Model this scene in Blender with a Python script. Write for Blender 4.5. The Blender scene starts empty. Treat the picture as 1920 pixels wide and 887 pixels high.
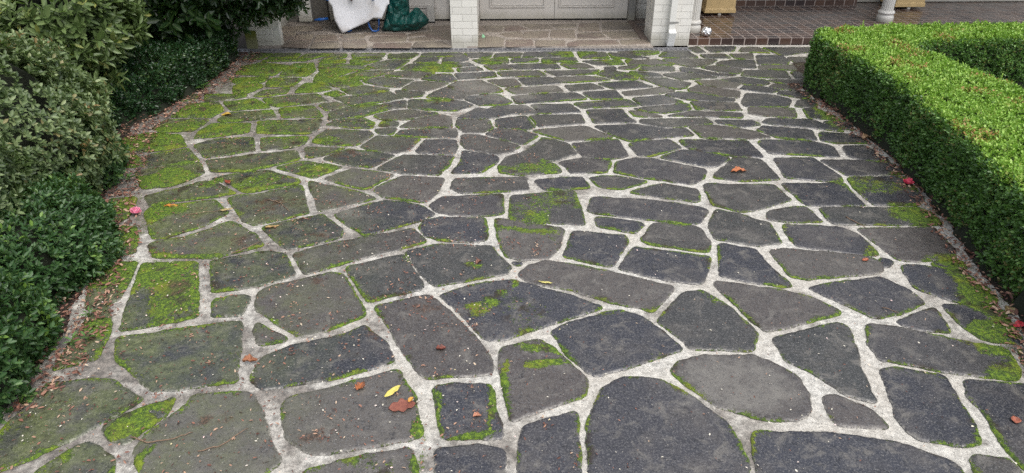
import bpy, bmesh, math, random
import numpy as np
from mathutils import Vector, Matrix, noise
from mathutils.geometry import delaunay_2d_cdt
R_ = math.radians
sc = bpy.context.scene
col = sc.collection
random.seed(7); rng = np.random.default_rng(7)

# ---------------------------------------------------------------- camera, sky, sun, exposure
cam_data = bpy.data.cameras.new("camera")
cam = bpy.data.objects.new("camera", cam_data); col.objects.link(cam); sc.camera = cam
cam.location = (0, 0, 2.3)
cam.rotation_euler = (math.pi/2 - math.atan(743/1266.0), 0, 0)
cam_data.sensor_fit = 'HORIZONTAL'; cam_data.sensor_width = 36
cam_data.lens = 36*1266.0/1920.0
cam_data.clip_start = 0.05; cam_data.clip_end = 500

SUN_EL, SUN_AZ = R_(64), R_(140)      # azimuth clockwise from +Y
world = bpy.data.worlds.new("World"); sc.world = world; world.use_nodes = True
nt = world.node_tree; nt.nodes.clear()
sky = nt.nodes.new('ShaderNodeTexSky'); sky.sky_type = 'NISHITA'; sky.sun_disc = False
sky.sun_elevation = SUN_EL; sky.sun_rotation = SUN_AZ; sky.dust_density = 4; sky.air_density = 1.2; sky.ozone_density = 1
hsv = nt.nodes.new('ShaderNodeHueSaturation'); hsv.inputs['Saturation'].default_value = 0.45
bg = nt.nodes.new('ShaderNodeBackground'); bg.inputs['Strength'].default_value = 0.15
wo = nt.nodes.new('ShaderNodeOutputWorld')
nt.links.new(sky.outputs[0], hsv.inputs['Color']); nt.links.new(hsv.outputs[0], bg.inputs['Color']); nt.links.new(bg.outputs[0], wo.inputs['Surface'])
sd = bpy.data.lights.new("sun", 'SUN'); sd.energy = 1.2; sd.angle = R_(60); sd.color = (1.0, 0.97, 0.92)
sun = bpy.data.objects.new("sun", sd); col.objects.link(sun)
sdir = Vector((math.sin(SUN_AZ)*math.cos(SUN_EL), math.cos(SUN_AZ)*math.cos(SUN_EL), math.sin(SUN_EL)))
sun.rotation_euler = sdir.to_track_quat('Z', 'Y').to_euler(); sun.location = (4, -4, 8)
sc.view_settings.view_transform = 'Standard'; sc.view_settings.look = 'None'
sc.view_settings.exposure = 0.62; sc.view_settings.gamma = 1
try:
    sc.cycles.max_bounces = 6; sc.cycles.diffuse_bounces = 3; sc.cycles.use_denoising = False
except Exception: pass

# ---------------------------------------------------------------- baked plan of the place (millimetres on the ground)
STONES = [[(-3264,8139),(-3289,8405),(-2977,8417),(-3059,8156)],
[(-2940,8405),(-2624,8405),(-2633,8226),(-2980,8214)],
[(-2569,8387),(-2211,8417),(-2357,8267),(-2455,8139),(-2595,8208)],
[(-2963,8162),(-2594,8173),(-2467,8093),(-3015,8070)],
[(-2343,8110),(-2244,8345),(-2175,8405),(-2058,8405),(-2031,8238),(-2210,8197)],
[(-2303,7980),(-2290,8093),(-2022,8156),(-1994,8008)],
[(-1992,8405),(-1579,8424),(-1585,8255),(-1943,8208)],
[(-1962,8139),(-1575,8197),(-1609,8110),(-1767,7925),(-1921,7980)],
[(-1535,8405),(-1154,8424),(-1233,8197),(-1510,8197)],
[(-1515,8127),(-1240,8127),(-1291,7914),(-1339,7752),(-1579,7752),(-1721,7886)],
[(-2286,7914),(-1926,7930),(-1758,7875),(-1649,7752),(-1842,7673),(-1954,7484),(-2213,7494),(-2208,7657)],
[(-1916,7445),(-1760,7647),(-1356,7710),(-1530,7469),(-1703,7356)],
[(-2193,7299),(-2217,7479),(-1946,7445),(-1706,7332),(-1623,7181),(-1756,7111),(-1898,7098),(-2150,7242)],
[(-1113,8424),(-639,8436),(-572,8303),(-1114,8291)],
[(-1125,8244),(-896,8244),(-909,8036),(-1179,8025)],
[(-831,8244),(-562,8267),(-529,8168),(-622,8064),(-828,8025)],
[(-1283,7741),(-1218,7958),(-903,7980),(-723,7816),(-680,7657),(-858,7673),(-1155,7710)],
[(-839,7969),(-523,8014),(-447,7914),(-686,7843)],
[(-632,7778),(-420,7848),(-329,7710),(-611,7657)],
[(-1331,7647),(-1150,7673),(-882,7606),(-1041,7405),(-1431,7504)],
[(-1655,7337),(-1464,7435),(-1086,7347),(-1218,7075),(-1322,7102),(-1600,7242)],
[(-1008,7371),(-832,7555),(-694,7545),(-618,7323),(-703,7284)],
[(-1174,7021),(-1071,7280),(-700,7242),(-827,7043),(-918,6963)],
[(-1232,6976),(-928,6923),(-942,6802),(-1074,6747),(-1165,6811)],
[(-1842,7043),(-1586,7125),(-1313,7043),(-1317,6976),(-1563,6854),(-1696,6854),(-1790,6967)],
[(-1975,6867),(-1868,6967),(-1732,6845),(-1853,6777)],
[(-2288,6897),(-2292,7066),(-2263,7227),(-2158,7218),(-1935,7043),(-2032,6941)],
[(-3019,7134),(-2947,7218),(-2735,7195),(-2687,7088),(-2780,6897),(-2932,6888)],
[(-2706,7337),(-2655,7410),(-2341,7410),(-2377,7111),(-2655,7102)],
[(-2599,7958),(-2370,7997),(-2274,7710),(-2316,7484),(-2624,7484),(-2634,7699)],
[(-3167,7859),(-2997,8014),(-2623,7903),(-2698,7504),(-3150,7545)],
[(-3157,7395),(-2730,7459),(-2741,7260),(-3038,7227)],
[(-2690,6794),(-2648,6967),(-2390,7057),(-2375,6897),(-2544,6773)],
[(-2555,6697),(-2307,6815),(-2047,6858),(-1871,6644),(-1998,6583),(-2161,6535),(-2331,6476),(-2453,6523)],
[(-1846,6747),(-1556,6815),(-1297,6941),(-1112,6727),(-1350,6587),(-1618,6507)],
[(-1929,6547),(-1785,6628),(-1640,6488),(-1809,6352)],
[(-1304,6555),(-1087,6644),(-1073,6445),(-1164,6429)],
[(-1049,6669),(-513,6607),(-399,6515),(-575,6360),(-1018,6429)],
[(-880,6747),(-829,6923),(-702,7088),(-624,7012),(-471,6824),(-519,6706),(-600,6685)],
[(-646,7585),(-213,7637),(-179,7469),(-594,7371)],
[(-590,8424),(-250,8454),(-277,8255),(-481,8238)],
[(-199,8424),(118,8454),(83,8255),(-220,8255)],
[(165,8466),(747,8485),(755,8303),(135,8267)],
[(826,8485),(1158,8485),(1187,8208),(851,8208)],
[(-477,8150),(-64,8185),(-47,8008),(-365,7980)],
[(4,8197),(310,8203),(306,8053),(-4,8036)],
[(379,8208),(765,8232),(787,8064),(366,8047)],
[(846,8093),(1295,8139),(1336,7952),(1013,7925)],
[(-331,7914),(-62,7941),(4,7763),(-243,7725)],
[(-27,7930),(510,7986),(557,7795),(66,7763)],
[(581,7969),(876,7986),(956,7805),(673,7778)],
[(-164,7637),(309,7678),(390,7494),(-101,7479)],
[(383,7678),(1007,7731),(942,7580),(529,7494)],
[(972,7555),(1087,7752),(1381,7545),(1419,7455),(1367,7361),(1188,7356),(1053,7469)],
[(1081,7832),(1194,7859),(1215,7778),(1175,7710),(1096,7763)],
[(473,7435),(844,7479),(974,7435),(1095,7347),(676,7260),(547,7260)],
[(78,7386),(421,7445),(540,7242),(163,7157)],
[(-273,7337),(31,7376),(95,7148),(-93,7111)],
[(-686,7134),(-588,7289),(-354,7337),(-143,7066),(-105,6941),(-445,6832),(-594,6967)],
[(-64,7057),(478,7134),(541,6941),(57,6862),(-20,6954)],
[(573,7148),(876,7209),(986,7052),(641,6963)],
[(943,7218),(1357,7299),(1522,7111),(1129,7030),(1052,7075)],
[(-482,6697),(-443,6785),(-146,6837),(-6,6615),(-80,6523),(-321,6523)],
[(1,6794),(662,6901),(763,6706),(55,6571)],
[(751,6923),(1094,6981),(1141,6727),(827,6697)],
[(-848,6315),(-721,6277),(-825,6218)],
[(-243,6398),(-146,6488),(135,6507),(267,6277),(1,6277)],
[(196,6527),(580,6547),(666,6330),(302,6277)],
[(628,6567),(1190,6669),(1266,6503),(704,6437)],
[(1214,8466),(1400,8424),(1673,8220),(1231,8208)],
[(1327,8497),(1840,8547),(1832,8436),(1650,8327),(1431,8405)],
[(1377,8127),(1751,8156),(1915,7930),(1392,7925)],
[(1268,7848),(1507,7903),(1414,7741),(1247,7763)],
[(1525,7848),(1895,7848),(1861,7684),(1476,7710)],
[(1819,8315),(1942,8547),(2209,8547),(2278,8238),(1862,8238)],
[(2253,8707),(2380,8739),(2419,8479),(2321,8454)],
[(2480,8726),(2874,8752),(2794,8541),(2513,8485)],
[(2873,8541),(2954,8700),(3157,8719),(3222,8448),(2906,8510)],
[(3228,8700),(3877,8674),(3802,8479),(3608,8454),(3357,8333),(3310,8436)],
[(2339,8375),(2634,8387),(2666,8220),(2364,8220)],
[(2712,8387),(2994,8424),(2927,8179),(2739,8208)],
[(3027,8333),(3341,8333),(3340,8110),(3278,7952),(2935,7952)],
[(3375,8244),(3673,8273),(3580,8008),(3394,7980)],
[(1837,8150),(2078,8179),(2486,8156),(2376,7980),(2125,7821),(1986,7941),(1858,8053)],
[(2535,8099),(2926,8139),(2842,7805),(2695,7795),(2438,7941),(2441,7986)],
[(2916,7892),(3311,7903),(3296,7710),(3173,7736),(2891,7763)],
[(3388,7919),(3550,7930),(3390,7673)],
[(2218,7821),(2396,7903),(2675,7752),(2579,7580),(2391,7647)],
[(1976,7821),(2112,7768),(2367,7585),(2549,7530),(2365,7494),(2293,7504),(1962,7684)],
[(1722,7560),(1908,7611),(2070,7585),(2300,7445),(1898,7356),(1767,7479)],
[(2682,7689),(2950,7715),(3145,7663),(3110,7405),(2842,7430),(2602,7504)],
[(3208,7637),(3369,7637),(3304,7405),(3182,7405)],
[(1435,7410),(1701,7410),(1954,7242),(1859,7057),(1770,7030),(1630,7121)],
[(2316,7337),(2574,7435),(2812,7337),(2813,7227),(2735,7167),(2564,7190)],
[(2834,7337),(3024,7352),(3253,7337),(3218,7204),(2991,7213),(2887,7275)],
[(2029,7313),(2279,7337),(2489,7218),(2377,7057),(2277,7057),(2071,7181)],
[(2789,7111),(2871,7195),(3141,7125),(3017,7012),(2884,7030)],
[(2452,7043),(2536,7148),(2719,7102),(2849,6989),(2712,6897)],
[(1883,7012),(2018,7171),(2242,7034),(2400,6945),(2342,6747),(2185,6769),(1897,6932)],
[(1610,6837),(1761,6923),(2013,6858),(2296,6697),(2228,6624),(1809,6685)],
[(1162,6923),(1622,7079),(1721,6967),(1541,6875),(1212,6811)],
[(1245,6731),(1571,6815),(1734,6603),(1313,6503)],
[(2461,6880),(2720,6837),(2856,6689),(2756,6484),(2335,6484),(2342,6595)],
[(2789,6867),(2865,6967),(3147,6932),(3060,6739),(3000,6727)],
[(2836,6484),(2940,6669),(3101,6669),(3028,6445)],
[(1828,6628),(2272,6587),(2257,6368),(1839,6406),(1829,6476)],
[(1224,6418),(1753,6567),(1764,6406),(1484,6292),(1347,6330)],
[(1358,7663),(1661,7596),(1692,7479),(1459,7464)],
[(-3452,6826),(-3265,6848),(-3245,6659),(-3372,6638)],
[(-3206,6839),(-2776,6848),(-2767,6771),(-2975,6667),(-3129,6626)],
[(-3283,6184),(-3261,6374),(-3262,6569),(-2973,6590),(-2838,6362),(-2891,6166)],
[(-2929,6598),(-2641,6712),(-2404,6447),(-2763,6362)],
[(-2810,6105),(-2746,6298),(-2366,6374),(-2259,6159),(-2425,6112),(-2601,6069),(-2736,6041)],
[(-2305,6401),(-1992,6510),(-1813,6184),(-2199,6166)],
[(-1940,6518),(-1805,6569),(-1652,6486),(-1820,6351)],
[(-3321,5887),(-3284,6098),(-2891,6116),(-2891,5972),(-2930,5821),(-3208,5788)],
[(-3412,5456),(-3462,5638),(-3331,5766),(-3000,5727),(-2835,5462),(-2999,5374),(-3297,5316)],
[(-2837,5638),(-2857,5792),(-2812,5993),(-2455,6010),(-2403,5782),(-2679,5676)],
[(-2403,6062),(-1816,6116),(-1790,5897),(-1801,5805),(-1857,5740),(-2319,5766)],
[(-2775,5485),(-2674,5601),(-2321,5663),(-2210,5374),(-2441,5260),(-2577,5218)],
[(-2244,5648),(-1823,5679),(-1824,5515),(-1893,5435),(-2145,5374)],
[(-2542,5158),(-2188,5277),(-1856,5377),(-1768,5185),(-1996,5025),(-2141,4941),(-2414,4941)],
[(-3087,5268),(-2789,5406),(-2587,5131),(-2755,5073),(-2959,5018),(-3060,5158)],
[(-3264,5249),(-3187,5277),(-3084,5172),(-3004,5044),(-3149,5018)],
[(-3023,4936),(-2944,5007),(-2574,5112),(-2463,4936),(-2489,4841),(-2626,4676),(-2824,4628)],
[(-2373,4819),(-2133,4918),(-1953,4956),(-1650,4771),(-1651,4716),(-1992,4563),(-2036,4574),(-2173,4716)],
[(-1921,5012),(-1722,5139),(-1379,5038),(-1563,4817),(-1700,4898)],
[(-1743,6095),(-1786,6317),(-1598,6471),(-1321,6530),(-1183,6420),(-1373,6258),(-1427,6203)],
[(-1302,6538),(-1099,6672),(-1067,6440),(-1158,6428)],
[(-1040,6672),(-504,6631),(-394,6518),(-563,6355),(-1000,6409)],
[(-1330,6203),(-1154,6355),(-1025,6374),(-734,6287),(-1016,6112),(-1238,6112)],
[(-1743,5990),(-1683,6080),(-1417,6152),(-1289,6017),(-1300,5888),(-1466,5888)],
[(-1236,5949),(-1221,6045),(-1072,6045),(-1079,5921)],
[(-1038,5915),(-938,6098),(-697,6243),(-596,6188),(-565,5915)],
[(-513,6105),(-220,6098),(-186,5898),(-278,5789),(-422,5789),(-514,5949)],
[(-145,6116),(131,6206),(206,5921),(124,5844),(-132,5932)],
[(176,6206),(662,6250),(681,6024),(253,5938)],
[(-1706,5858),(-1291,5808),(-1251,5718),(-1357,5477),(-1581,5477),(-1765,5561),(-1737,5734)],
[(-1254,5858),(-1078,5891),(-1086,5740),(-1197,5756)],
[(-1051,5708),(-1013,5841),(-526,5858),(-502,5766),(-514,5661),(-825,5676)],
[(-1309,5456),(-1211,5695),(-825,5632),(-888,5412),(-914,5363),(-976,5317),(-1207,5374)],
[(-1792,5450),(-1441,5421),(-1597,5255),(-1720,5219)],
[(-1581,5213),(-1400,5391),(-987,5277),(-1149,5018),(-1355,5070),(-1549,5172)],
[(-819,5360),(-766,5601),(-505,5601),(-483,5456),(-498,5288),(-771,5317)],
[(-1086,5000),(-923,5263),(-495,5249),(-525,5065),(-589,4891),(-853,4916)],
[(-442,5727),(-312,5727),(71,5465),(-21,5345),(-112,5288),(-396,5418),(-443,5546)],
[(-234,5750),(-131,5874),(124,5808),(232,5702),(95,5510)],
[(-412,5363),(-127,5235),(-133,5118),(-245,4931),(-479,4916),(-417,5118)],
[(-95,4928),(-102,5039),(-43,5235),(127,5348),(276,5648),(483,5534),(541,5311),(368,5167),(224,5167),(331,5097),(376,5013),(387,4928),(65,4878)],
[(-1474,4812),(-1296,4995),(-939,4886),(-1083,4651),(-1127,4617),(-1297,4698)],
[(-1052,4624),(-866,4856),(-537,4819),(-565,4583),(-639,4410),(-955,4494)],
[(-1581,4759),(-1489,4724),(-1149,4574),(-1006,4475),(-1272,4310),(-1378,4269),(-1406,4300),(-1453,4447),(-1552,4647)],
[(-464,4647),(-448,4807),(107,4832),(119,4624),(-49,4594),(-381,4561)],
[(179,4783),(550,4837),(595,4651),(255,4606)],
[(-598,4372),(-517,4496),(-74,4529),(-65,4239),(-178,4204),(-417,4223),(-535,4267)],
[(654,6570),(1145,6651),(1246,6498),(738,6455)],
[(737,6374),(1082,6393),(1113,6177),(1169,6042),(782,6031)],
[(1158,6355),(1257,6336),(1453,6195),(1297,6188),(1191,6206)],
[(1211,6420),(1775,6542),(1757,6390),(1485,6295)],
[(1508,6214),(1754,6332),(1986,6317),(2236,6280),(2203,6166),(1865,6199),(1612,6217)],
[(1860,6590),(2260,6590),(2260,6370),(1825,6401)],
[(2363,6432),(2791,6413),(2726,6166),(2425,6221),(2316,6276)],
[(1228,6116),(1849,6134),(1889,6017),(1614,5938),(1423,5911),(1215,6042)],
[(1935,6098),(2279,6080),(2318,5983),(2131,5921),(1962,6007)],
[(2362,6042),(2451,6141),(2869,6098),(3030,5805),(2767,5905),(2413,6007)],
[(2260,5838),(2342,5942),(2743,5841),(2697,5598),(2389,5661)],
[(1655,5925),(1893,5959),(2169,5841),(2311,5676),(2145,5645),(1711,5661)],
[(197,5825),(421,5891),(685,5938),(899,5670),(510,5583),(303,5727)],
[(-516,6148),(-343,6432),(-249,6401),(-11,6276),(-177,6166)],
[(776,5942),(1150,5986),(1425,5858),(1600,5874),(1632,5718),(1314,5661),(1039,5583),(961,5654)],
[(533,5525),(937,5614),(953,5486),(973,5255),(825,5191),(608,5233),(592,5311)],
[(1031,5510),(1129,5555),(1389,5617),(1464,5441),(1169,5246),(1074,5274)],
[(1486,5601),(2080,5586),(2108,5283),(2098,5233),(1877,5246),(1528,5418)],
[(2176,5571),(2274,5601),(2671,5555),(2787,5450),(2750,5238),(2198,5317)],
[(391,5118),(592,5208),(816,5140),(749,4928),(481,4928),(448,5039)],
[(862,5118),(1028,5208),(1179,5180),(1571,4987),(1516,4837),(1394,4712),(1072,4819),(826,4928)],
[(1255,5227),(1467,5377),(1578,5363),(1816,5208),(1656,5044),(1591,5044)],
[(1627,4911),(1866,5208),(2075,5180),(2101,4800),(1793,4769),(1595,4829)],
[(2196,5208),(2525,5208),(2599,4837),(2571,4745),(2169,4829)],
[(616,4832),(804,4856),(1051,4759),(823,4617),(672,4670)],
[(896,4572),(1157,4712),(1412,4619),(1385,4447),(1357,4421),(1077,4505)],
[(1492,4712),(2017,4688),(2059,4447),(1783,4306),(1646,4265),(1466,4366)],
[(2884,6401),(2998,6440),(3123,6106),(2852,6159)],
[(2948,6063),(3174,6046),(3149,5858),(3060,5881)],
[(2809,5776),(3086,5727),(3145,5534),(2854,5540),(2749,5592)],
[(2884,5465),(3076,5465),(3096,5334),(3131,5151),(2914,5180),(2844,5255)],
[(2580,5167),(2901,5151),(3113,5086),(3151,4911),(2668,4866)],
[(2653,4820),(3021,4851),(3102,4825),(3057,4468),(2963,4372),(2649,4368),(2624,4670)],
[(2094,4724),(2570,4712),(2562,4574),(2575,4366),(2168,4356),(2134,4447)],
[(2229,4318),(2944,4318),(2994,4221),(2979,4082),(2788,4070),(2237,4089),(2226,4162)],
[(1841,4267),(1978,4318),(2126,4326),(2169,4118),(1989,4108),(1801,4147)],
[(552,4281),(599,4487),(1008,4448),(1374,4328),(1406,4281),(1307,4108),(1222,4082),(866,4178),(601,4237)],
[(588,4178),(857,4120),(912,4085),(830,3960),(600,4052)],
[(867,3871),(984,4091),(1284,4035),(1311,3833),(1276,3729),(1244,3719),(898,3819)],
[(1361,4067),(1472,4287),(1632,4217),(1718,4129),(1786,4110),(1780,3833),(1613,3796),(1361,3889)],
[(1879,4072),(2247,4035),(2337,3938),(2350,3678),(2247,3686),(1882,3785),(1858,3868)],
[(337,3662),(419,3980),(754,3917),(768,3859),(625,3546),(520,3575)],
[(669,3526),(796,3770),(968,3721),(1264,3648),(1220,3526),(1137,3354),(983,3381),(681,3511)],
[(1368,3813),(1580,3745),(1608,3526),(1671,3332),(1607,3318),(1277,3439)],
[(1674,3732),(1764,3754),(2237,3664),(2315,3603),(2303,3511),(2233,3470),(1781,3404),(1706,3439),(1697,3557)],
[(1216,3348),(1241,3377),(1592,3277),(1740,3213),(1852,3062),(1500,2936),(1377,2903),(1335,2986),(1266,3203)],
[(42,3444),(91,3538),(219,3608),(392,3554),(670,3448),(966,3315),(790,3067),(731,3118),(577,3163),(371,3283),(255,3325),(136,3353)],
[(810,2986),(1012,3262),(1125,3272),(1237,3102),(1319,2876),(1255,2741),(945,2758),(910,2841)],
[(2369,4011),(2559,4016),(2893,4026),(2874,3749),(2807,3622),(2549,3606),(2449,3635)],
[(1765,3308),(1922,3354),(2248,3416),(2342,3281),(2375,3167),(2193,3061),(2023,3018),(1925,3137),(1820,3253)],
[(2436,3541),(2522,3554),(2783,3456),(2822,3226),(2751,3124),(2559,3176),(2401,3311)],
[(2636,3572),(2845,3600),(2808,3499),(2676,3529)],
[(2354,3640),(2408,3603),(2334,3531),(2301,3560)],
[(2130,2976),(2403,3108),(2369,2888),(2220,2916)],
[(2472,3142),(2776,3078),(2729,2912),(2702,2792),(2518,2827),(2472,2949)],
[(1397,2841),(1800,2973),(1837,2930),(1798,2738),(1749,2577),(1722,2362),(1613,2403),(1501,2580),(1405,2659)],
[(1957,2963),(2123,2927),(2348,2820),(2582,2751),(2551,2577),(2491,2512),(2299,2550),(2160,2580),(1887,2667),(1891,2789)],
[(793,2577),(861,2661),(962,2692),(1244,2700),(1331,2637),(1418,2532),(1428,2429),(1388,2305),(1339,2262),(1181,2243),(1061,2294),(960,2345),(840,2502)],
[(1490,2401),(1537,2412),(1686,2302),(1709,2197),(1478,2222),(1475,2305)],
[(1857,2593),(1949,2597),(2145,2544),(2130,2401),(2104,2226),(2072,2109),(1991,2089),(1805,2137),(1777,2239),(1820,2429)],
[(2239,2514),(2554,2465),(2373,1933),(2179,1957),(2159,2091),(2200,2291),(2183,2401)],
[(2655,2738),(2691,2751),(2758,2688),(2682,2577),(2592,2608)],
[(1087,2173),(1420,2172),(1718,2111),(1890,2007),(1901,1933),(1816,1731),(996,1731),(1054,2044)],
[(1980,2030),(2035,2041),(2129,2018),(2142,1944),(2086,1829),(1916,1829)],
[(440,2458),(541,2529),(634,2529),(725,2521),(885,2369),(989,2214),(1011,2033),(946,1731),(339,1731),(330,1966),(346,2226)],
[(220,2894),(322,2973),(590,3078),(713,3039),(808,2894),(891,2755),(729,2675),(426,2551),(388,2565),(294,2705),(247,2823)],
[(-418,3234),(-225,3337),(-25,3388),(75,3353),(341,3224),(511,3112),(183,2952),(-45,2827),(-143,2835),(-228,2967),(-331,3122)],
[(-53,2755),(145,2828),(218,2751),(369,2517),(348,2403),(237,2356),(38,2269),(2,2243),(-38,2429),(-62,2656)],
[(59,2214),(299,2302),(295,2163),(279,1829),(25,1829),(34,2115)],
[(-382,2455),(-307,2484),(-102,2477),(-81,2345),(-45,2141),(-307,2137),(-347,2291)],
[(-331,2077),(-129,2100),(-34,2071),(-42,1829),(-305,1829)],
[(-783,3118),(-489,3241),(-328,3039),(-154,2768),(-109,2656),(-107,2565),(-413,2529),(-457,2562),(-564,2738),(-706,3005)],
[(-1259,4221),(-1094,4339),(-945,4433),(-781,4391),(-658,4339),(-558,4231),(-635,4137),(-806,4033),(-1007,3933),(-1057,4011),(-1132,4067)],
[(-1716,4029),(-1663,4081),(-1344,4217),(-1162,4011),(-1137,3906),(-1283,3819),(-1449,3752),(-1521,3802)],
[(-1405,3688),(-1257,3779),(-991,3896),(-683,4007),(-625,3938),(-569,3842),(-745,3744),(-968,3638),(-1190,3503),(-1269,3459),(-1322,3541)],
[(-637,4039),(-612,4120),(-507,4178),(-198,4158),(-170,4011),(-170,3871),(-255,3838),(-478,3863),(-569,3921)],
[(-118,4162),(-36,4139),(353,4016),(306,3782),(222,3640),(52,3622),(-40,3670),(-86,3903)],
[(-685,3716),(-507,3796),(-385,3804),(-132,3779),(-95,3667),(-11,3541),(-33,3469),(-233,3397),(-460,3336),(-545,3451),(-620,3588)],
[(-13,4172),(1,4509),(467,4587),(494,4343),(496,4076),(57,4118)],
[(-1035,3526),(-702,3680),(-612,3496),(-544,3364),(-539,3297),(-701,3230),(-822,3171),(-937,3364)],
[(-6,3600),(73,3584),(35,3546)],
[(-1457,3112),(-1492,3255),(-1425,3326),(-1107,3461),(-1043,3450),(-868,3142),(-829,3043),(-937,2952),(-1136,2855),(-1291,2971)],
[(-1903,3603),(-1803,3647),(-1572,3728),(-1461,3696),(-1327,3451),(-1388,3396),(-1527,3325),(-1763,3258),(-1845,3451)],
[(-2386,3799),(-2367,3838),(-2169,3917),(-1964,4119),(-1881,4063),(-1729,3938),(-1634,3799),(-1817,3688),(-1885,3639),(-2058,3646),(-2286,3647)],
[(-2625,4241),(-2622,4318),(-2507,4359),(-2189,4444),(-2031,4241),(-2133,4051),(-2319,3890),(-2406,3888)],
[(-2113,4465),(-2064,4509),(-1941,4531),(-1618,4690),(-1450,4241),(-1609,4148),(-1777,4063),(-1879,4123)],
[(-2747,4513),(-2561,4621),(-2413,4761),(-2334,4773),(-2076,4557),(-2209,4496),(-2460,4431),(-2636,4347)],
[(-2127,2907),(-2206,3122),(-2249,3309),(-2321,3568),(-1987,3592),(-1756,3028),(-1843,2990),(-2001,2934)],
[(-2567,3422),(-2529,3569),(-2369,3600),(-2311,3393),(-2282,3190),(-2329,3121),(-2422,3096)],
[(-2725,4044),(-2591,4044),(-2489,3867),(-2436,3702),(-2573,3654),(-2707,3667),(-2764,3938)],
[(-2978,4465),(-2797,4487),(-2734,4301),(-2714,4181),(-2732,4108),(-2849,4123)],
[(-1680,3028),(-1727,3178),(-1606,3238),(-1524,3230),(-1516,3043)],
[(-1404,2912),(-1413,2973),(-1204,2841),(-1214,2809),(-1332,2777)],
[(-2066,2741),(-2109,2837),(-1950,2872),(-1502,2991),(-1422,2738),(-1387,2577),(-1351,2505),(-1622,2448),(-1738,2440),(-1888,2562),(-2027,2672)],
[(-1269,2502),(-1298,2562),(-1281,2685),(-1158,2777),(-913,2863),(-811,2945),(-666,2794),(-602,2656),(-853,2536),(-1198,2448)],
[(-1084,2359),(-1050,2398),(-830,2477),(-650,2559),(-572,2582),(-471,2401),(-440,2278),(-397,2163),(-431,2137),(-556,2106),(-812,2059),(-881,2053),(-1005,2139),(-1044,2239)],
[(-872,1955),(-666,2030),(-448,2083),(-411,1988),(-379,1829),(-864,1829)],
[(-1531,2332),(-1522,2405),(-1261,2426),(-1161,2291),(-1059,2091),(-992,2010),(-1020,1969),(-1122,1880),(-1517,1880),(-1649,2067),(-1639,2163),(-1571,2265)],
[(-1861,2214),(-1613,2398),(-1604,2291),(-1702,2100),(-1795,2139)],
[(-1890,2112),(-1842,2100),(-1717,2021),(-1645,1880),(-1999,1880),(-2003,1960)],
[(-2233,1933),(-2296,2163),(-2271,2484),(-2083,2514),(-1954,2499),(-1759,2382),(-1879,2224),(-2040,2048),(-2161,1957)],
[(-2368,3043),(-2325,3158),(-2210,2967),(-2159,2823),(-2128,2672),(-2316,2580),(-2330,2771)]]
WARM = [[(-3177,9338),(-2950,9370),(-2916,9141),(-3008,8787)],
[(-2889,9219),(-2673,9250),(-2636,8952),(-2907,8940)],
[(-2933,8627),(-2901,8867),(-2624,8907),(-2598,8558)],
[(-2620,9211),(-2397,9231),(-2265,8926),(-2579,8859)],
[(-2547,8551),(-2563,8798),(-2244,8830),(-2186,8568)],
[(-3252,9689),(-2693,9732),(-2631,9480),(-3166,9398)],
[(-2319,9172),(-1983,9211),(-1962,9038),(-2214,8985)],
[(-2125,8568),(-2210,8926),(-1935,8959),(-1876,8769),(-1851,8551)],
[(-1872,8914),(-1882,9125),(-1419,9192),(-1396,8887),(-1761,8831)],
[(-1762,8580),(-1780,8785),(-1306,8804),(-1292,8561)],
[(-1398,9251),(-1200,9406),(-1160,9213),(-1375,9130)],
[(-1348,9027),(-1146,9105),(-993,8914),(-1342,8887)],
[(-1254,8765),(-1241,8828),(-917,8867),(-771,8613),(-1243,8598)],
[(-1176,9406),(-838,9526),(-795,8966),(-991,9003),(-1149,9167)],
[(-1161,9675),(-857,9768),(-843,9584),(-1153,9494)],
[(-2295,9243),(-2001,9243),(-1971,9084),(-2221,9007)],
[(-2017,9328),(-1443,9307),(-1441,9222),(-1949,9192)],
[(-470,9733),(-447,9733),(-351,9378),(-460,9378)],
[(-410,9733),(-135,9733),(-148,9378),(-325,9416)],
[(-89,9733),(77,9733),(214,9530),(-87,9416)],
[(157,9805),(495,9813),(568,9568),(279,9530)],
[(537,9813),(893,9854),(877,9646),(639,9607)],
[(977,9854),(1225,9895),(1189,9423),(921,9423)],
[(1310,9936),(1725,9936),(1714,9537),(1260,9499)],
[(-426,9202),(-248,9131),(-126,9025),(-121,8655),(-420,8623)],
[(-158,9275),(111,9416),(138,9088),(-67,9124)],
[(187,9386),(492,9423),(459,9088),(146,9053)],
[(557,9461),(846,9499),(829,9053),(520,9088)],
[(904,9312),(1202,9349),(1238,9088),(887,9025)],
[(1234,9386),(1699,9386),(1750,9088),(1341,9018)],
[(-65,8956),(243,8956),(269,8688),(-63,8623)],
[(319,8921),(679,8921),(663,8681),(311,8649)],
[(729,8786),(875,8921),(1343,8921),(1387,8747),(719,8649)],
[(1420,8921),(1739,8990),(1785,8786),(1426,8720)]]
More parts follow.
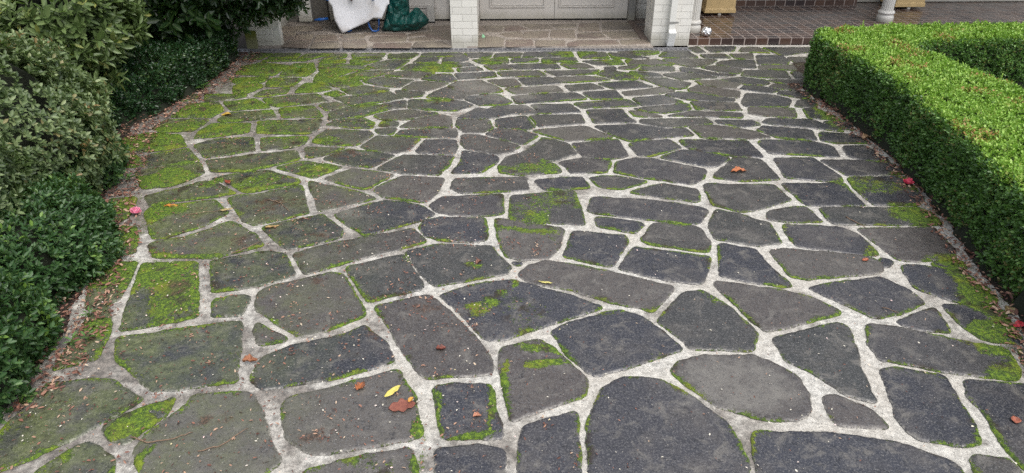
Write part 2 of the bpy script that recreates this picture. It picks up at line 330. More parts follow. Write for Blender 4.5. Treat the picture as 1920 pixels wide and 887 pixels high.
MOSS = [(-3.15,5.55,0.282,0.195,1),(-2.71,4.82,0.16,0.136,1.2),(-3.18,5.13,0.088,0.107,0.9),(-2.83,4.73,0.124,0.141,0.6),(-2.76,5.88,0.295,0.187,0.9),(-3.11,5.84,0.147,0.132,0.7),(-2.27,5.91,0.247,0.161,0.6),(-1.9,5.62,0.285,0.124,0.5),(-2.22,6.41,0.211,0.123,1),(-3.09,6.34,0.236,0.181,0.8),(-2.64,6.57,0.189,0.16,0.8),(-2.21,7.08,0.172,0.163,1.1),(-2.05,7.52,0.302,0.201,1.2),(-1.83,7.32,0.236,0.173,1),(-2.92,7.77,0.31,0.212,0.9),(-2.03,7.98,0.318,0.133,0.8),(-2.88,7.27,0.352,0.19,0.8),(-2.93,6.99,0.284,0.178,0.8),(-2.42,7.77,0.217,0.191,0.8),(-1.88,6.88,0.123,0.087,1),(-1.55,4.97,0.172,0.102,0.8),(-1.99,4.73,0.207,0.113,0.5),(-2.34,4.72,0.062,0.057,1),(-2.15,3.43,0.146,0.146,1.2),(-1.95,3.21,0.14,0.186,0.7),(-2.58,3.91,0.107,0.141,1.1),(-2.42,3.43,0.13,0.146,0.7),(-2.84,4.37,0.117,0.125,0.9),(-2.48,4.25,0.122,0.12,0.9),(-2.05,3.66,0.205,0.032,0.8),(-1.7,3.75,0.069,0.033,0.7),(-2.25,2.91,0.052,0.056,1),(-1.73,2.21,0.073,0.065,1.1),(-1.58,2.03,0.028,0.052,1),(-1.65,2.31,0.05,0.027,0.9),(-1.91,2.03,0.046,0.023,0.8),(0.19,4.17,0.094,0.078,0.9),(0.27,4.42,0.196,0.17,0.62),(0.1,4.29,0.115,0.097,0.6),(0.11,4,0.182,0.044,0.9),(0.29,3.95,0.036,0.107,0.7),(-0.25,3.55,0.05,0.031,0.9),(-0.16,3.05,0.06,0.059,0.7),(0.16,2.63,0.081,0.032,1.1),(0.14,2.77,0.098,0.039,0.9),(-0.03,2.57,0.021,0.098,0.9),(-0.09,2.32,0.02,0.154,0.9),(-0.18,2.15,0.119,0.022,0.9),(-0.32,2.28,0.015,0.135,0.8),(-0.41,2,0.041,0.072,1),(-0.62,2,0.137,0.057,0.5),(-0.45,2.16,0.043,0.032,1),(-0.59,2.61,0.032,0.04,0.7),(0.06,3.05,0.15,0.124,0.42),(0.03,3.29,0.016,0.077,1),(-0.03,3.19,0.037,0.037,0.9),(-0.11,3.13,0.043,0.026,0.9),(-0.2,3.09,0.048,0.025,0.9),(2.88,4.21,0.17,0.142,1.2),(2.78,4.66,0.246,0.129,0.65),(3.07,4.82,0.05,0.078,0.8),(2.75,3.21,0.14,0.212,1),(2.64,2.91,0.131,0.102,1.1),(2.78,3.57,0.1,0.049,1),(3.06,6.26,0.114,0.178,1.2),(3.02,5.91,0.099,0.108,0.8),(2.54,2.71,0.111,0.059,0.9),(2.48,2.57,0.08,0.047,0.8),(2.06,5.53,0.14,0.097,0.45),(2.73,3.65,0.119,0.051,0.7),(1.54,5.5,0.093,0.096,0.5),(1.33,7.52,0.242,0.141,0.8),(1.22,8.1,0.193,0.137,1),(0.97,7.56,0.182,0.122,0.5),(0.8,8.4,0.332,0.121,1),(0.51,8.03,0.256,0.112,0.8),(-0.26,8.07,0.257,0.136,0.8),(-0.87,7.81,0.25,0.171,1),(1.74,8.45,0.2,0.123,0.8),(0.17,5,0.26,0.082,0.75),(-0.76,6.65,0.136,0.082,0.9),(-1.3,6.02,0.176,0.069,0.7),(-1.46,6.02,0.151,0.069,0.6),(-1.64,5.55,0.141,0.061,0.9),(-1.37,6.41,0.211,0.092,0.5),(-0.33,4.72,0.166,0.047,0.3),(2.72,6.33,0.042,0.06,0.6),(1.74,6.62,0.065,0.065,0.5),(2.32,3.74,0.052,0.053,0.5),(1.15,3.21,0.025,0.064,0.5)]

# ---------------------------------------------------------------- helpers
def tag(o, label=None, cat=None, group=None, kind=None):
    if label: o['label'] = label
    if cat: o['category'] = cat
    if group: o['group'] = group
    if kind: o['kind'] = kind
    return o
def empty(name, loc=(0,0,0), rz=0):
    o = bpy.data.objects.new(name, None); col.objects.link(o)
    o.location = loc; o.rotation_euler = (0,0,rz); o.empty_display_size = .1
    return o
def mesh_obj(name, verts, faces, mat, parent=None, smooth=False, attrs=None, loc=None):
    me = bpy.data.meshes.new(name)
    me.from_pydata([tuple(v) for v in verts], [], [tuple(f) for f in faces])
    if smooth:
        me.polygons.foreach_set('use_smooth', [True]*len(me.polygons))
    if attrs:
        for k, a in attrs.items():
            at = me.attributes.new(k, 'FLOAT', 'POINT'); at.data.foreach_set('value', np.asarray(a, dtype=np.float32))
    me.update()
    o = bpy.data.objects.new(name, me); col.objects.link(o)
    if mat: me.materials.append(mat)
    if parent: o.parent = parent
    if loc: o.location = loc
    return o
def np_mesh(name, V, Q, mat, attrs=None, smooth=False, parent=None):
    """V (n,3) array, Q (m,k) array of equal-sized faces"""
    me = bpy.data.meshes.new(name); n = len(V); m, k = Q.shape
    me.vertices.add(n); me.vertices.foreach_set('co', V.astype(np.float32).ravel())
    me.loops.add(m*k); me.loops.foreach_set('vertex_index', Q.astype(np.int32).ravel())
    me.polygons.add(m); me.polygons.foreach_set('loop_start', np.arange(0, m*k, k, dtype=np.int32))
    me.polygons.foreach_set('loop_total', np.full(m, k, dtype=np.int32))
    if smooth: me.polygons.foreach_set('use_smooth', np.ones(m, dtype=bool))
    me.update(calc_edges=True)
    if attrs:
        for kx, a in attrs.items():
            at = me.attributes.new(kx, 'FLOAT', 'POINT'); at.data.foreach_set('value', np.asarray(a, dtype=np.float32))
    me.materials.append(mat)
    o = bpy.data.objects.new(name, me); col.objects.link(o)
    if parent: o.parent = parent
    return o
class MB:
    def __init__(s): s.bm = bmesh.new()
    def box(s, x0, x1, y0, y1, z0, z1, bev=0.0, M=None):
        vs = [s.bm.verts.new((x, y, z)) for x in (x0, x1) for y in (y0, y1) for z in (z0, z1)]
        fs = [(0,1,3,2),(4,6,7,5),(0,4,5,1),(2,3,7,6),(0,2,6,4),(1,5,7,3)]
        faces = [s.bm.faces.new([vs[i] for i in f]) for f in fs]
        if bev > 0:
            ed = list({e for f in faces for e in f.edges})
            g = bmesh.ops.bevel(s.bm, geom=ed, offset=bev, segments=2, affect='EDGES', profile=.6)
            vs = list({v for f in g['faces'] for v in f.verts} | {v for v in vs if v.is_valid})
        if M is not None: bmesh.ops.transform(s.bm, matrix=M, verts=[v for v in vs if v.is_valid])
        return s
    def lathe(s, prof, cx=0, cy=0, seg=32, flute=0, fdepth=0, caps=True):
        rings = []
        for (r, z) in prof:
            ring = []
            for i in range(seg):
                a = 2*math.pi*i/seg
                rr = r
                if flute and 0 < fdepth: rr = r - fdepth*max(0, math.sin(flute*a))**.6 if math.sin(flute*a) > 0 else r
                ring.append(s.bm.verts.new((cx+rr*math.cos(a), cy+rr*math.sin(a), z)))
            rings.append(ring)
        for a, b in zip(rings, rings[1:]):
            for i in range(seg):
                s.bm.faces.new((a[i], a[(i+1)%seg], b[(i+1)%seg], b[i]))
        if caps:
            s.bm.faces.new(list(reversed(rings[0]))); s.bm.faces.new(rings[-1])
        return s
    def tube(s, pts, r, seg=10):
        pts = [Vector(p) for p in pts]; rings = []
        rr = r if isinstance(r, (list, tuple)) else [r]*len(pts)
        up = Vector((0.13, .2, 1)).normalized()
        for i, p in enumerate(pts):
            t = (pts[min(i+1, len(pts)-1)] - pts[max(i-1, 0)]).normalized()
            a = t.cross(up)
            if a.length < .1: a = t.cross(Vector((1, 0, 0)))
            a.normalize(); b = t.cross(a)
            rings.append([s.bm.verts.new(p + rr[i]*(math.cos(2*math.pi*k/seg)*a + math.sin(2*math.pi*k/seg)*b)) for k in range(seg)])
        for a, b in zip(rings, rings[1:]):
            for k in range(seg): s.bm.faces.new((a[k], a[(k+1)%seg], b[(k+1)%seg], b[k]))
        s.bm.faces.new(list(reversed(rings[0]))); s.bm.faces.new(rings[-1])
        return s
    def build(s, name, mat, parent=None, smooth=False, loc=None, autos=None):
        bmesh.ops.recalc_face_normals(s.bm, faces=s.bm.faces)
        me = bpy.data.meshes.new(name); s.bm.to_mesh(me); s.bm.free()
        if smooth:
            me.polygons.foreach_set('use_smooth', [True]*len(me.polygons))
            if autos:
                try: me.set_sharp_from_angle(angle=R_(autos))
                except Exception: pass
        if mat: me.materials.append(mat)
        o = bpy.data.objects.new(name, me); col.objects.link(o)
        if parent: o.parent = parent
        if loc: o.location = loc
        return o

# ---------------------------------------------------------------- materials
class NT:
    def __init__(s, name):
        s.m = bpy.data.materials.new(name); s.m.use_nodes = True
        s.t = s.m.node_tree; s.b = s.t.nodes['Principled BSDF']
    def n(s, typ, **kw):
        nd = s.t.nodes.new('ShaderNode'+typ)
        for k, v in kw.items():
            if hasattr(nd, k) and k not in ('Color',): setattr(nd, k, v)
        return nd
    def l(s, a, b): s.t.links.new(a, b)
    def set(s, sock, v):
        if hasattr(v, 'links') or isinstance(v, bpy.types.NodeSocket): s.l(v, sock)
        else: sock.default_value = v
    def attr(s, name): nd = s.n('Attribute'); nd.attribute_name = name; return nd.outputs['Fac']
    def obj(s): return s.n('TexCoord').outputs['Object']
    def pos(s): return s.n('NewGeometry').outputs['Position']
    def noise(s, scale, detail=4, rough=.6, vec=None, dist=0):
        nd = s.n('TexNoise'); nd.inputs['Scale'].default_value = scale; nd.inputs['Detail'].default_value = detail
        nd.inputs['Roughness'].default_value = rough; nd.inputs['Distortion'].default_value = dist
        s.l(vec if vec is not None else s.pos(), nd.inputs['Vector']); return nd.outputs['Fac']
    def voro(s, scale, feat='F1', vec=None, out='Distance'):
        nd = s.n('TexVoronoi'); nd.feature = feat; nd.inputs['Scale'].default_value = scale
        s.l(vec if vec is not None else s.pos(), nd.inputs['Vector']); return nd.outputs[out]
    def math(s, op, a, b=0.0, c=None, clamp=False):
        nd = s.n('Math'); nd.operation = op; nd.use_clamp = clamp
        s.set(nd.inputs[0], a); s.set(nd.inputs[1], b)
        if c is not None: s.set(nd.inputs[2], c)
        return nd.outputs[0]
    def smooth(s, v, a, b, lo=0.0, hi=1.0):
        nd = s.n('MapRange'); nd.interpolation_type = 'SMOOTHSTEP'
        s.set(nd.inputs['Value'], v); nd.inputs['From Min'].default_value = a; nd.inputs['From Max'].default_value = b
        nd.inputs['To Min'].default_value = lo; nd.inputs['To Max'].default_value = hi; return nd.outputs[0]
    def mix(s, f, a, b, mode='MIX'):
        nd = s.n('Mix'); nd.data_type = 'RGBA'; nd.blend_type = mode
        s.set(nd.inputs[0], f)
        for sock, v in ((nd.inputs[6], a), (nd.inputs[7], b)):
            if isinstance(v, bpy.types.NodeSocket): s.l(v, sock)
            else: sock.default_value = (*v, 1)
        return nd.outputs[2]
    def ramp(s, f, stops):
        nd = s.n('ValToRGB'); s.set(nd.inputs[0], f); e = nd.color_ramp.elements
        while len(e) < len(stops): e.new(.5)
        for el, (p, c) in zip(e, stops): el.position = p; el.color = (*c, 1)
        return nd.outputs['Color']
    def bump(s, h, strength=.5, dist=.01, nrm=None):
        nd = s.n('Bump'); nd.inputs['Strength'].default_value = strength; nd.inputs['Distance'].default_value = dist
        s.set(nd.inputs['Height'], h)
        if nrm is not None: s.l(nrm, nd.inputs['Normal'])
        return nd.outputs[0]
    def out(s, color=None, rough=None, normal=None, **kw):
        if color is not None:
            if isinstance(color, bpy.types.NodeSocket): s.l(color, s.b.inputs['Base Color'])
            else: s.b.inputs['Base Color'].default_value = (*color, 1)
        if rough is not None: s.set(s.b.inputs['Roughness'], rough)
        if normal is not None: s.l(normal, s.b.inputs['Normal'])
        for k, v in kw.items(): s.set(s.b.inputs[k.replace('_', ' ')], v)
        return s.m

def moss_mask(n):
    m = n.attr('moss')
    f = n.noise(62, 4, .75); g = n.noise(12, 3, .6)
    v = n.math('ADD', m, n.math('MULTIPLY', n.math('SUBTRACT', f, .5), 1.7))
    v = n.math('ADD', v, n.math('MULTIPLY', n.math('SUBTRACT', g, .5), .9))
    return n.smooth(v, .42, .66)
def moss_color(n):
    c = n.ramp(n.noise(52, 5, .8), [(0.31, (.012, .020, .006)), (.43, (.038, .072, .008)), (.54, (.10, .175, .008)), (.70, (.28, .38, .018))])
    d = n.noise(6, 2, .5)
    return n.mix(n.smooth(d, .5, .72), c, n.mix(.4, c, (.24, .24, .01)))

def make_stone_mat(name, warm=False):
    n = NT(name)
    tint = n.attr('tint'); film = n.attr('film'); edge = n.attr('edge')
    fine = n.noise(95, 4, .8); med = n.noise(30, 6, .78); big = n.noise(3.2, 4, .6)
    if warm:
        base = n.ramp(tint, [(0, (.13, .105, .09)), (.35, (.19, .14, .12)), (.7, (.22, .18, .145)), (1, (.14, .125, .11))])
        base = n.mix(n.smooth(big, .35, .7), base, (.27, .235, .18))
        base = n.mix(n.math('MULTIPLY', n.smooth(med, .5, .75), .5), base, (.09, .075, .06))
        h = n.math('ADD', n.math('MULTIPLY', med, .7), n.math('MULTIPLY', fine, .3))
        return n.out(base, .5, n.bump(h, .5, .008))
    base = n.ramp(tint, [(0, (.024, .025, .033)), (.35, (.034, .036, .046)), (.55, (.050, .046, .048)), (.7, (.040, .042, .040)), (.85, (.070, .060, .056)), (1, (.100, .092, .082))])
    # mottled wear, tea coloured staining, sky sheen painted in at far centre
    base = n.mix(n.math('MULTIPLY', n.smooth(big, .46, .66), .4), base, (.095, .084, .074))
    base = n.mix(n.math('MULTIPLY', n.smooth(med, .50, .66), .7), base, (.016, .016, .018))
    base = n.mix(n.math('MULTIPLY', n.smooth(fine, .50, .62), .75), base, (.13, .127, .127))
    lich = n.noise(8, 6, .75, dist=.6)
    base = n.mix(n.math('MULTIPLY', n.smooth(lich, .50, .66), .7), base, (.15, .14, .125))
    sheen_wear = n.smooth(n.math('ADD', n.attr('sheen_worn'), n.math('MULTIPLY', n.math('SUBTRACT', n.noise(9, 5, .75), .5), 2.2)), .35, 1.2)
    base = n.mix(n.math('MULTIPLY', sheen_wear, .62), base, (.19, .18, .16))
    # algae film on the damp side of the drive
    fl = n.math('MULTIPLY', film, n.smooth(n.noise(5.5, 5, .65), .28, .66))
    base = n.mix(fl, base, n.ramp(med, [(.3, (.040, .044, .022)), (.5, (.105, .125, .048)), (.65, (.19, .205, .10))]))
    # crystals and grit
    sp = n.voro(120, 'F1'); spk = n.smooth(sp, .14, .30, 1, 0)
    pick = n.smooth(n.noise(60, 1, .5), .52, .60)
    base = n.mix(n.math('MULTIPLY', n.math('MULTIPLY', spk, pick), .5), base, (.24, .24, .24))
    pits = n.smooth(n.noise(85, 3, .75), .30, .42, 1, 0)
    base = n.mix(n.math('MULTIPLY', pits, .85), base, (.008, .008, .009))
    # thin mortar smear along the edge
    sm = n.math('MULTIPLY', n.smooth(edge, .0, .10, 1, 0), n.smooth(n.noise(60, 3, .6), .45, .6))
    base = n.mix(n.math('MULTIPLY', sm, .65), base, (.36, .34, .30))
    mk = moss_mask(n); mc = moss_color(n)
    colr = n.mix(mk, base, mc)
    soil = n.math('MULTIPLY', n.smooth(n.noise(7, 4, .65), .56, .64), n.smooth(n.attr('moss'), .1, .4))
    colr = n.mix(n.math('MULTIPLY', soil, .75), colr, (.032, .022, .014))
    s2 = n.smooth(n.math('ADD', n.attr('soil'), n.math('MULTIPLY', n.math('SUBTRACT', n.noise(13, 6, .8), .5), 3.2)), .75, 1.25)
    colr = n.mix(n.math('MULTIPLY', s2, .8), colr, n.mix(n.smooth(n.noise(90, 3, .7), .45, .6), (.035, .022, .014), (.13, .07, .045)))
    h = n.math('ADD', n.math('MULTIPLY', med, .5), n.math('MULTIPLY', fine, .35))
    h = n.math('ADD', h, n.math('MULTIPLY', n.math('MULTIPLY', mk, n.noise(190, 2, .8)), 1.3))
    rough = n.math('ADD', n.math('MULTIPLY', mk, .35), n.smooth(big, .3, .7, .16, .42))
    return n.out(colr, rough, n.bump(h, .75, .007), Specular_IOR_Level=.55)
stone_mat = make_stone_mat('basalt_paver'); warm_mat = make_stone_mat('sandstone_paver', True)

def make_mortar(name, tintc=(.54, .525, .48), pinkish=False):
    n = NT(name)
    gr = n.attr('grime')
    a = n.noise(2.2, 4, .6); b = n.noise(26, 6, .8); c = n.noise(100, 3, .75)
    base = n.mix(n.smooth(b, .38, .62), tuple(x*1.12 for x in tintc), tuple(x*.62 for x in tintc))
    base = n.mix(n.math('MULTIPLY', n.smooth(a, .35, .65), .35), base, (.42, .375, .31))
    dirt = n.math('ADD', n.math('MULTIPLY', gr, 1.0), n.math('MULTIPLY', n.math('SUBTRACT', n.noise(6, 5, .7), .5), 2.4))
    base = n.mix(n.smooth(dirt, .22, .95, 0, .86), base, n.mix(n.smooth(b, .4, .6), (.19, .165, .145), (.075, .068, .062)))
    pits = n.smooth(n.noise(70, 4, .8), .32, .43, 1, 0)
    base = n.mix(n.math('MULTIPLY', pits, .85), base, (.09, .08, .07))
    grit = n.smooth(n.noise(120, 2, .7), .56, .66)
    base = n.mix(n.math('MULTIPLY', grit, .5), base, (.12, .11, .10))
    mk = moss_mask(n); colr = n.mix(n.math('MULTIPLY', mk, .85), base, moss_color(n))
    h = n.math('ADD', b, n.math('MULTIPLY', c, .6))
    return n.out(colr, .85, n.bump(h, .8, .006), Specular_IOR_Level=.25)
mortar_mat = make_mortar('mortar_joint')
apron_mat = make_mortar('apron_mortar', (.44, .385, .34))

def make_soil(name):
    n = NT(name); a = n.noise(60, 5, .75); b = n.noise(9, 4, .6)
    c = n.ramp(a, [(.3, (.016, .011, .008)), (.55, (.045, .030, .022)), (.75, (.085, .058, .045))])
    c = n.mix(n.smooth(b, .5, .7), c, (.05, .045, .02))
    return n.out(c, .95, n.bump(a, 1, .02))
soil_mat = make_soil('soil')

def leaf_mat(name, stops, rough=.4, sub=.0, trans=.25, spec=.5):
    n = NT(name); r = n.attr('rnd'); t = n.attr('rib')
    c = n.ramp(r, stops)
    c = n.mix(n.math('MULTIPLY', n.smooth(t, .0, .35, 1, 0), .25), c, n.mix(.5, c, (.35, .42, .16)))
    n.out(c, rough, None, Specular_IOR_Level=spec)
    # light through the blade
    tr = n.n('BsdfTranslucent'); n.l(n.mix(.5, c, (.16, .30, .02)), tr.inputs['Color'])
    ms = n.n('MixShader'); ms.inputs[0].default_value = trans
    n.l(n.b.outputs[0], ms.inputs[1]); n.l(tr.outputs[0], ms.inputs[2])
    n.l(ms.outputs[0], n.t.nodes['Material Output'].inputs['Surface'])
    return n.m
hedge_top_mat = leaf_mat('box_leaf_fresh_lit', [(0, (.15, .30, .03)), (.3, (.22, .41, .045)), (.65, (.32, .53, .08)), (.93, (.46, .62, .14)), (.965, (.42, .26, .08)), (1, (.48, .22, .10))], .42, trans=.32)  # new growth, made paler still to carry the light on the top
hedge_side_mat = leaf_mat('box_leaf_mature_shaded', [(0, (.045, .105, .024)), (.5, (.085, .195, .042)), (.85, (.14, .29, .062)), (.97, (.22, .38, .09)), (1, (.24, .13, .06))], .32)  # older leaves, with the shade of the hedge side put into their green
azalea_mat = leaf_mat('azalea_leaf', [(0, (.040, .070, .026)), (.35, (.085, .130, .050)), (.75, (.16, .220, .090)), (.95, (.26, .32, .15)), (1, (.26, .17, .07))], .45)
boxb_mat = leaf_mat('glossy_shrub_leaf', [(0, (.016, .046, .014)), (.5, (.034, .090, .028)), (.85, (.075, .15, .055)), (.96, (.14, .24, .07)), (1, (.18, .32, .03))], .34, spec=.35)
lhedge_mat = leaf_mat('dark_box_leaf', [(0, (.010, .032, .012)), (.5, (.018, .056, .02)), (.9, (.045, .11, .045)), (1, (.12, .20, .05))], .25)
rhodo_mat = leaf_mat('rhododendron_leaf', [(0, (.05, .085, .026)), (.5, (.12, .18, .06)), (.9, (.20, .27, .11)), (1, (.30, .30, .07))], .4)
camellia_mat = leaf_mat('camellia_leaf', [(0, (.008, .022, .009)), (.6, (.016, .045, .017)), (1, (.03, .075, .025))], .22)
hydra_mat = leaf_mat('broad_leaf_shaded', [(0, (.010, .032, .008)), (1, (.022, .06, .012))], .45)  # albedo lowered so the leaf colour carries the shade around the plant
weed_mat = leaf_mat('weed_leaf', [(0, (.06, .14, .03)), (1, (.10, .22, .05))], .45)
def plain(name, c, rough=.6, bumps=0, scale=60, var=.0, **kw):
    n = NT(name); cc = c; nr = None
    if var or bumps:
        nz = n.noise(scale, 5, .65, vec=n.obj())
    if var: cc = n.mix(n.smooth(nz, .3, .7), tuple(x*(1-var) for x in c), tuple(min(1, x*(1+var*.6)) for x in c))
    if bumps: nr = n.bump(nz, bumps, .004)
    return n.out(cc, rough, nr, **kw)
core_mat = plain('inner_twigs', (.012, .016, .007), .95)
bark_mat = plain('bark', (.07, .052, .04), .9, .8, 40, .4)
def white_dirty(name, c):
    n = NT(name); g = n.n('NewGeometry'); sx = n.n('SeparateXYZ'); n.l(g.outputs['Position'], sx.inputs[0])
    nz = n.noise(7, 5, .7)
    low = n.math('ADD', n.smooth(sx.outputs['Z'], .02, .30, 1, 0), n.math('SUBTRACT', nz, .55))
    cc = n.mix(n.smooth(low, .2, 1.0, 0, .55), c, (.32, .30, .22))
    return n, cc
def brick_mat():
    n, cc = white_dirty('painted_brick', (.76, .74, .69))
    g = n.n('NewGeometry'); s1 = n.n('SeparateXYZ'); n.l(g.outputs['Position'], s1.inputs[0])
    s2 = n.n('SeparateXYZ'); n.l(g.outputs['Normal'], s2.inputs[0])
    side = n.math('GREATER_THAN', n.math('ABSOLUTE', s2.outputs[0]), .7)
    u = n.math('ADD', n.math('MULTIPLY', side, s1.outputs[1]), n.math('MULTIPLY', n.math('SUBTRACT', 1.0, side), n.math('ADD', s1.outputs[0], .02)))
    cb = n.n('CombineXYZ'); n.l(u, cb.inputs[0]); n.l(s1.outputs[2], cb.inputs[1])
    br = n.n('TexBrick'); n.l(cb.outputs[0], br.inputs['Vector'])
    br.inputs['Scale'].default_value = 1; br.inputs['Brick Width'].default_value = .24; br.inputs['Row Height'].default_value = .086
    br.inputs['Mortar Size'].default_value = .0028; br.inputs['Mortar Smooth'].default_value = .3
    br.inputs['Color1'].default_value = (1, 1, 1, 1); br.inputs['Color2'].default_value = (.86, .86, .86, 1); br.inputs['Mortar'].default_value = (.60, .59, .57, 1)
    c2 = n.mix(.7, cc, br.outputs['Color'], 'MULTIPLY')
    h = n.math('SUBTRACT', n.math('MULTIPLY', n.noise(55, 4, .6), .35), br.outputs['Fac'])
    return n.out(c2, .6, n.bump(h, .8, .006))
brick = brick_mat()
def tile_mat():
    n = NT('glazed_tile'); tc = n.n('TexCoord'); s1 = n.n('SeparateXYZ'); n.l(tc.outputs['Object'], s1.inputs[0])
    g = n.n('NewGeometry'); s2 = n.n('SeparateXYZ'); n.l(g.outputs['Normal'], s2.inputs[0])
    flat = n.math('GREATER_THAN', s2.outputs[2], .5)
    v = n.math('ADD', n.math('MULTIPLY', flat, n.math('SUBTRACT', s1.outputs[1], 8.782)), n.math('MULTIPLY', n.math('SUBTRACT', 1.0, flat), n.math('ADD', s1.outputs[2], .034)))
    sk = n.math('MULTIPLY', n.math('SUBTRACT', s1.outputs[1], 8.78), .055)
    u = n.math('ADD', s1.outputs[0], n.math('MULTIPLY', flat, sk))
    cb = n.n('CombineXYZ'); n.l(n.math('ADD', u, .035), cb.inputs[0]); n.l(v, cb.inputs[1])
    br = n.n('TexBrick'); n.l(cb.outputs[0], br.inputs['Vector']); br.offset = 0
    br.inputs['Scale'].default_value = 1; br.inputs['Brick Width'].default_value = .153; br.inputs['Row Height'].default_value = .1245
    br.inputs['Mortar Size'].default_value = .0065; br.inputs['Mortar Smooth'].default_value = .1; br.inputs['Bias'].default_value = -.1
    br.inputs['Color1'].default_value = (.026, .017, .019, 1); br.inputs['Color2'].default_value = (.125, .068, .045, 1); br.inputs['Mortar'].default_value = (.36, .30, .27, 1)
    c = n.mix(n.math('MULTIPLY', n.noise(22, 4, .7), .2), br.outputs['Color'], (.06, .04, .035))
    h = n.math('SUBTRACT', n.math('MULTIPLY', n.noise(18, 3, .5), .25), br.outputs['Fac'])
    return n.out(c, n.math('ADD', n.math('MULTIPLY', br.outputs['Fac'], .5), n.smooth(n.noise(4, 4, .6), .3, .7, .12, .32)), n.bump(h, .35, .004), Specular_IOR_Level=.6)
tile = tile_mat()
def paint(name, c):
    n, cc = white_dirty(name, c); return n.out(cc, .5, n.bump(n.noise(40, 4, .6), .15, .003))
door_mat = paint('door_paint', (.68, .64, .59)); trim_mat = paint('trim_paint', (.72, .71, .67)); wall_mat = paint('wall_render', (.60, .575, .53))
grey_mat = paint('post_paint', (.27, .265, .25)); column_mat = paint('column_paint', (.60, .585, .55)); dark_gap = plain('dark_gap', (.01, .01, .01), .9)
steel_mat = plain('galvanised_steel', (.26, .26, .27), .6, .3, 50, .35, Metallic=.4)
tan_mat = plain('planter_glaze', (.64, .46, .22), .45, .15, 12, .12)
blue_mat = plain('blue_enamel', (.010, .10, .38), .3, .1, 30, .2)
foil_mat = plain('foil', (.85, .86, .88), .22, .0, Metallic=1.0)
rubber_mat = plain('rubber', (.02, .02, .02), .8)

# ---------------------------------------------------------------- moss field
MO = np.array(MOSS)
def moss_field(X, Y):
    X = np.asarray(X, float); Y = np.asarray(Y, float); m = np.zeros_like(X)
    wx = np.array([noise.noise((x*7, y*7, 1.5)) for x, y in zip(X.ravel(), Y.ravel())]).reshape(X.shape); wy = np.array([noise.noise((x*7, y*7, 8.5)) for x, y in zip(X.ravel(), Y.ravel())]).reshape(X.shape)
    wl = np.array([noise.noise((x*2.3, y*2.3, 4.5)) for x, y in zip(X.ravel(), Y.ravel())]).reshape(X.shape)
    X0, Y0 = X, Y; X = X+.07*wx+.04*wl; Y = Y+.07*wy-.04*wl
    for cx, cy, rx, ry, s in MO:
        if s == 0: continue
        d = ((X-cx)/(rx*1.15))**2 + ((Y-cy)/(ry*1.25))**2
        m = np.maximum(m, s*(.84 if cy < 5.5 else .62)*np.clip(1.25-d, 0, 1)**.6*(d < 1.25))
    left = np.clip((-X-.6)/2.0, 0, 1)*.27 + np.clip((Y-6.5)/2, 0, 1)*np.clip((2.2-X)/4, 0, 1)*.14
    return m + left
DIRT = [(-1.73, 4.38, 0.27, 0.18), (-1.8, 3.84, 0.16, 0.1), (-1.29, 3.91, 0.18, 0.08), (-1.37, 3.67, 0.1, 0.05), (-1.99, 3.29, 0.14, 0.14), (-1.19, 3.37, 0.13, 0.07), (-0.49, 3.1, 0.15, 0.08), (-3.58, 7.01, 0.45, 0.45), (-3.46, 5.91, 0.3, 0.2), (-1.45, 5.29, 0.27, 0.14), (-0.75, 2.91, 0.12, 0.14), (-1.37, 2.25, 0.17, 0.1), (-0.86, 2.15, 0.14, 0.09), (-2.39, 3.74, 0.14, 0.07)]
SHEEN_WORN = [(-0.03, 6.79, 0.42, 0.27), (-0.34, 7.06, 0.23, 0.18), (0.29, 7.08, 0.29, 0.16), (0.13, 6.46, 0.32, 0.12), (-1.18, 4.22, 0.17, 0.11), (0.71, 6.65, 0.33, 0.15), (1.1, 2.49, 0.42, 0.3)]  # far centre ellipses paint sky sheen as paler stone colour; rest are worn slabs
def dirt_sheen_field(X, Y, L=None):
    m = np.zeros(len(X))
    for cx, cy, rx, ry in (L or DIRT): m = np.maximum(m, np.clip(1.15-((X-cx)/rx)**2-((Y-cy)/ry)**2, 0, 1))
    return m
def film_field(X, Y):
    return np.clip((-np.asarray(X)-.7)/1.3, 0, 1)*.85 + np.clip((np.asarray(Y)-5.0)/3.5, 0, 1)*.22
def nz(x, y, s, z=0.): return noise.noise((x*s, y*s, z))

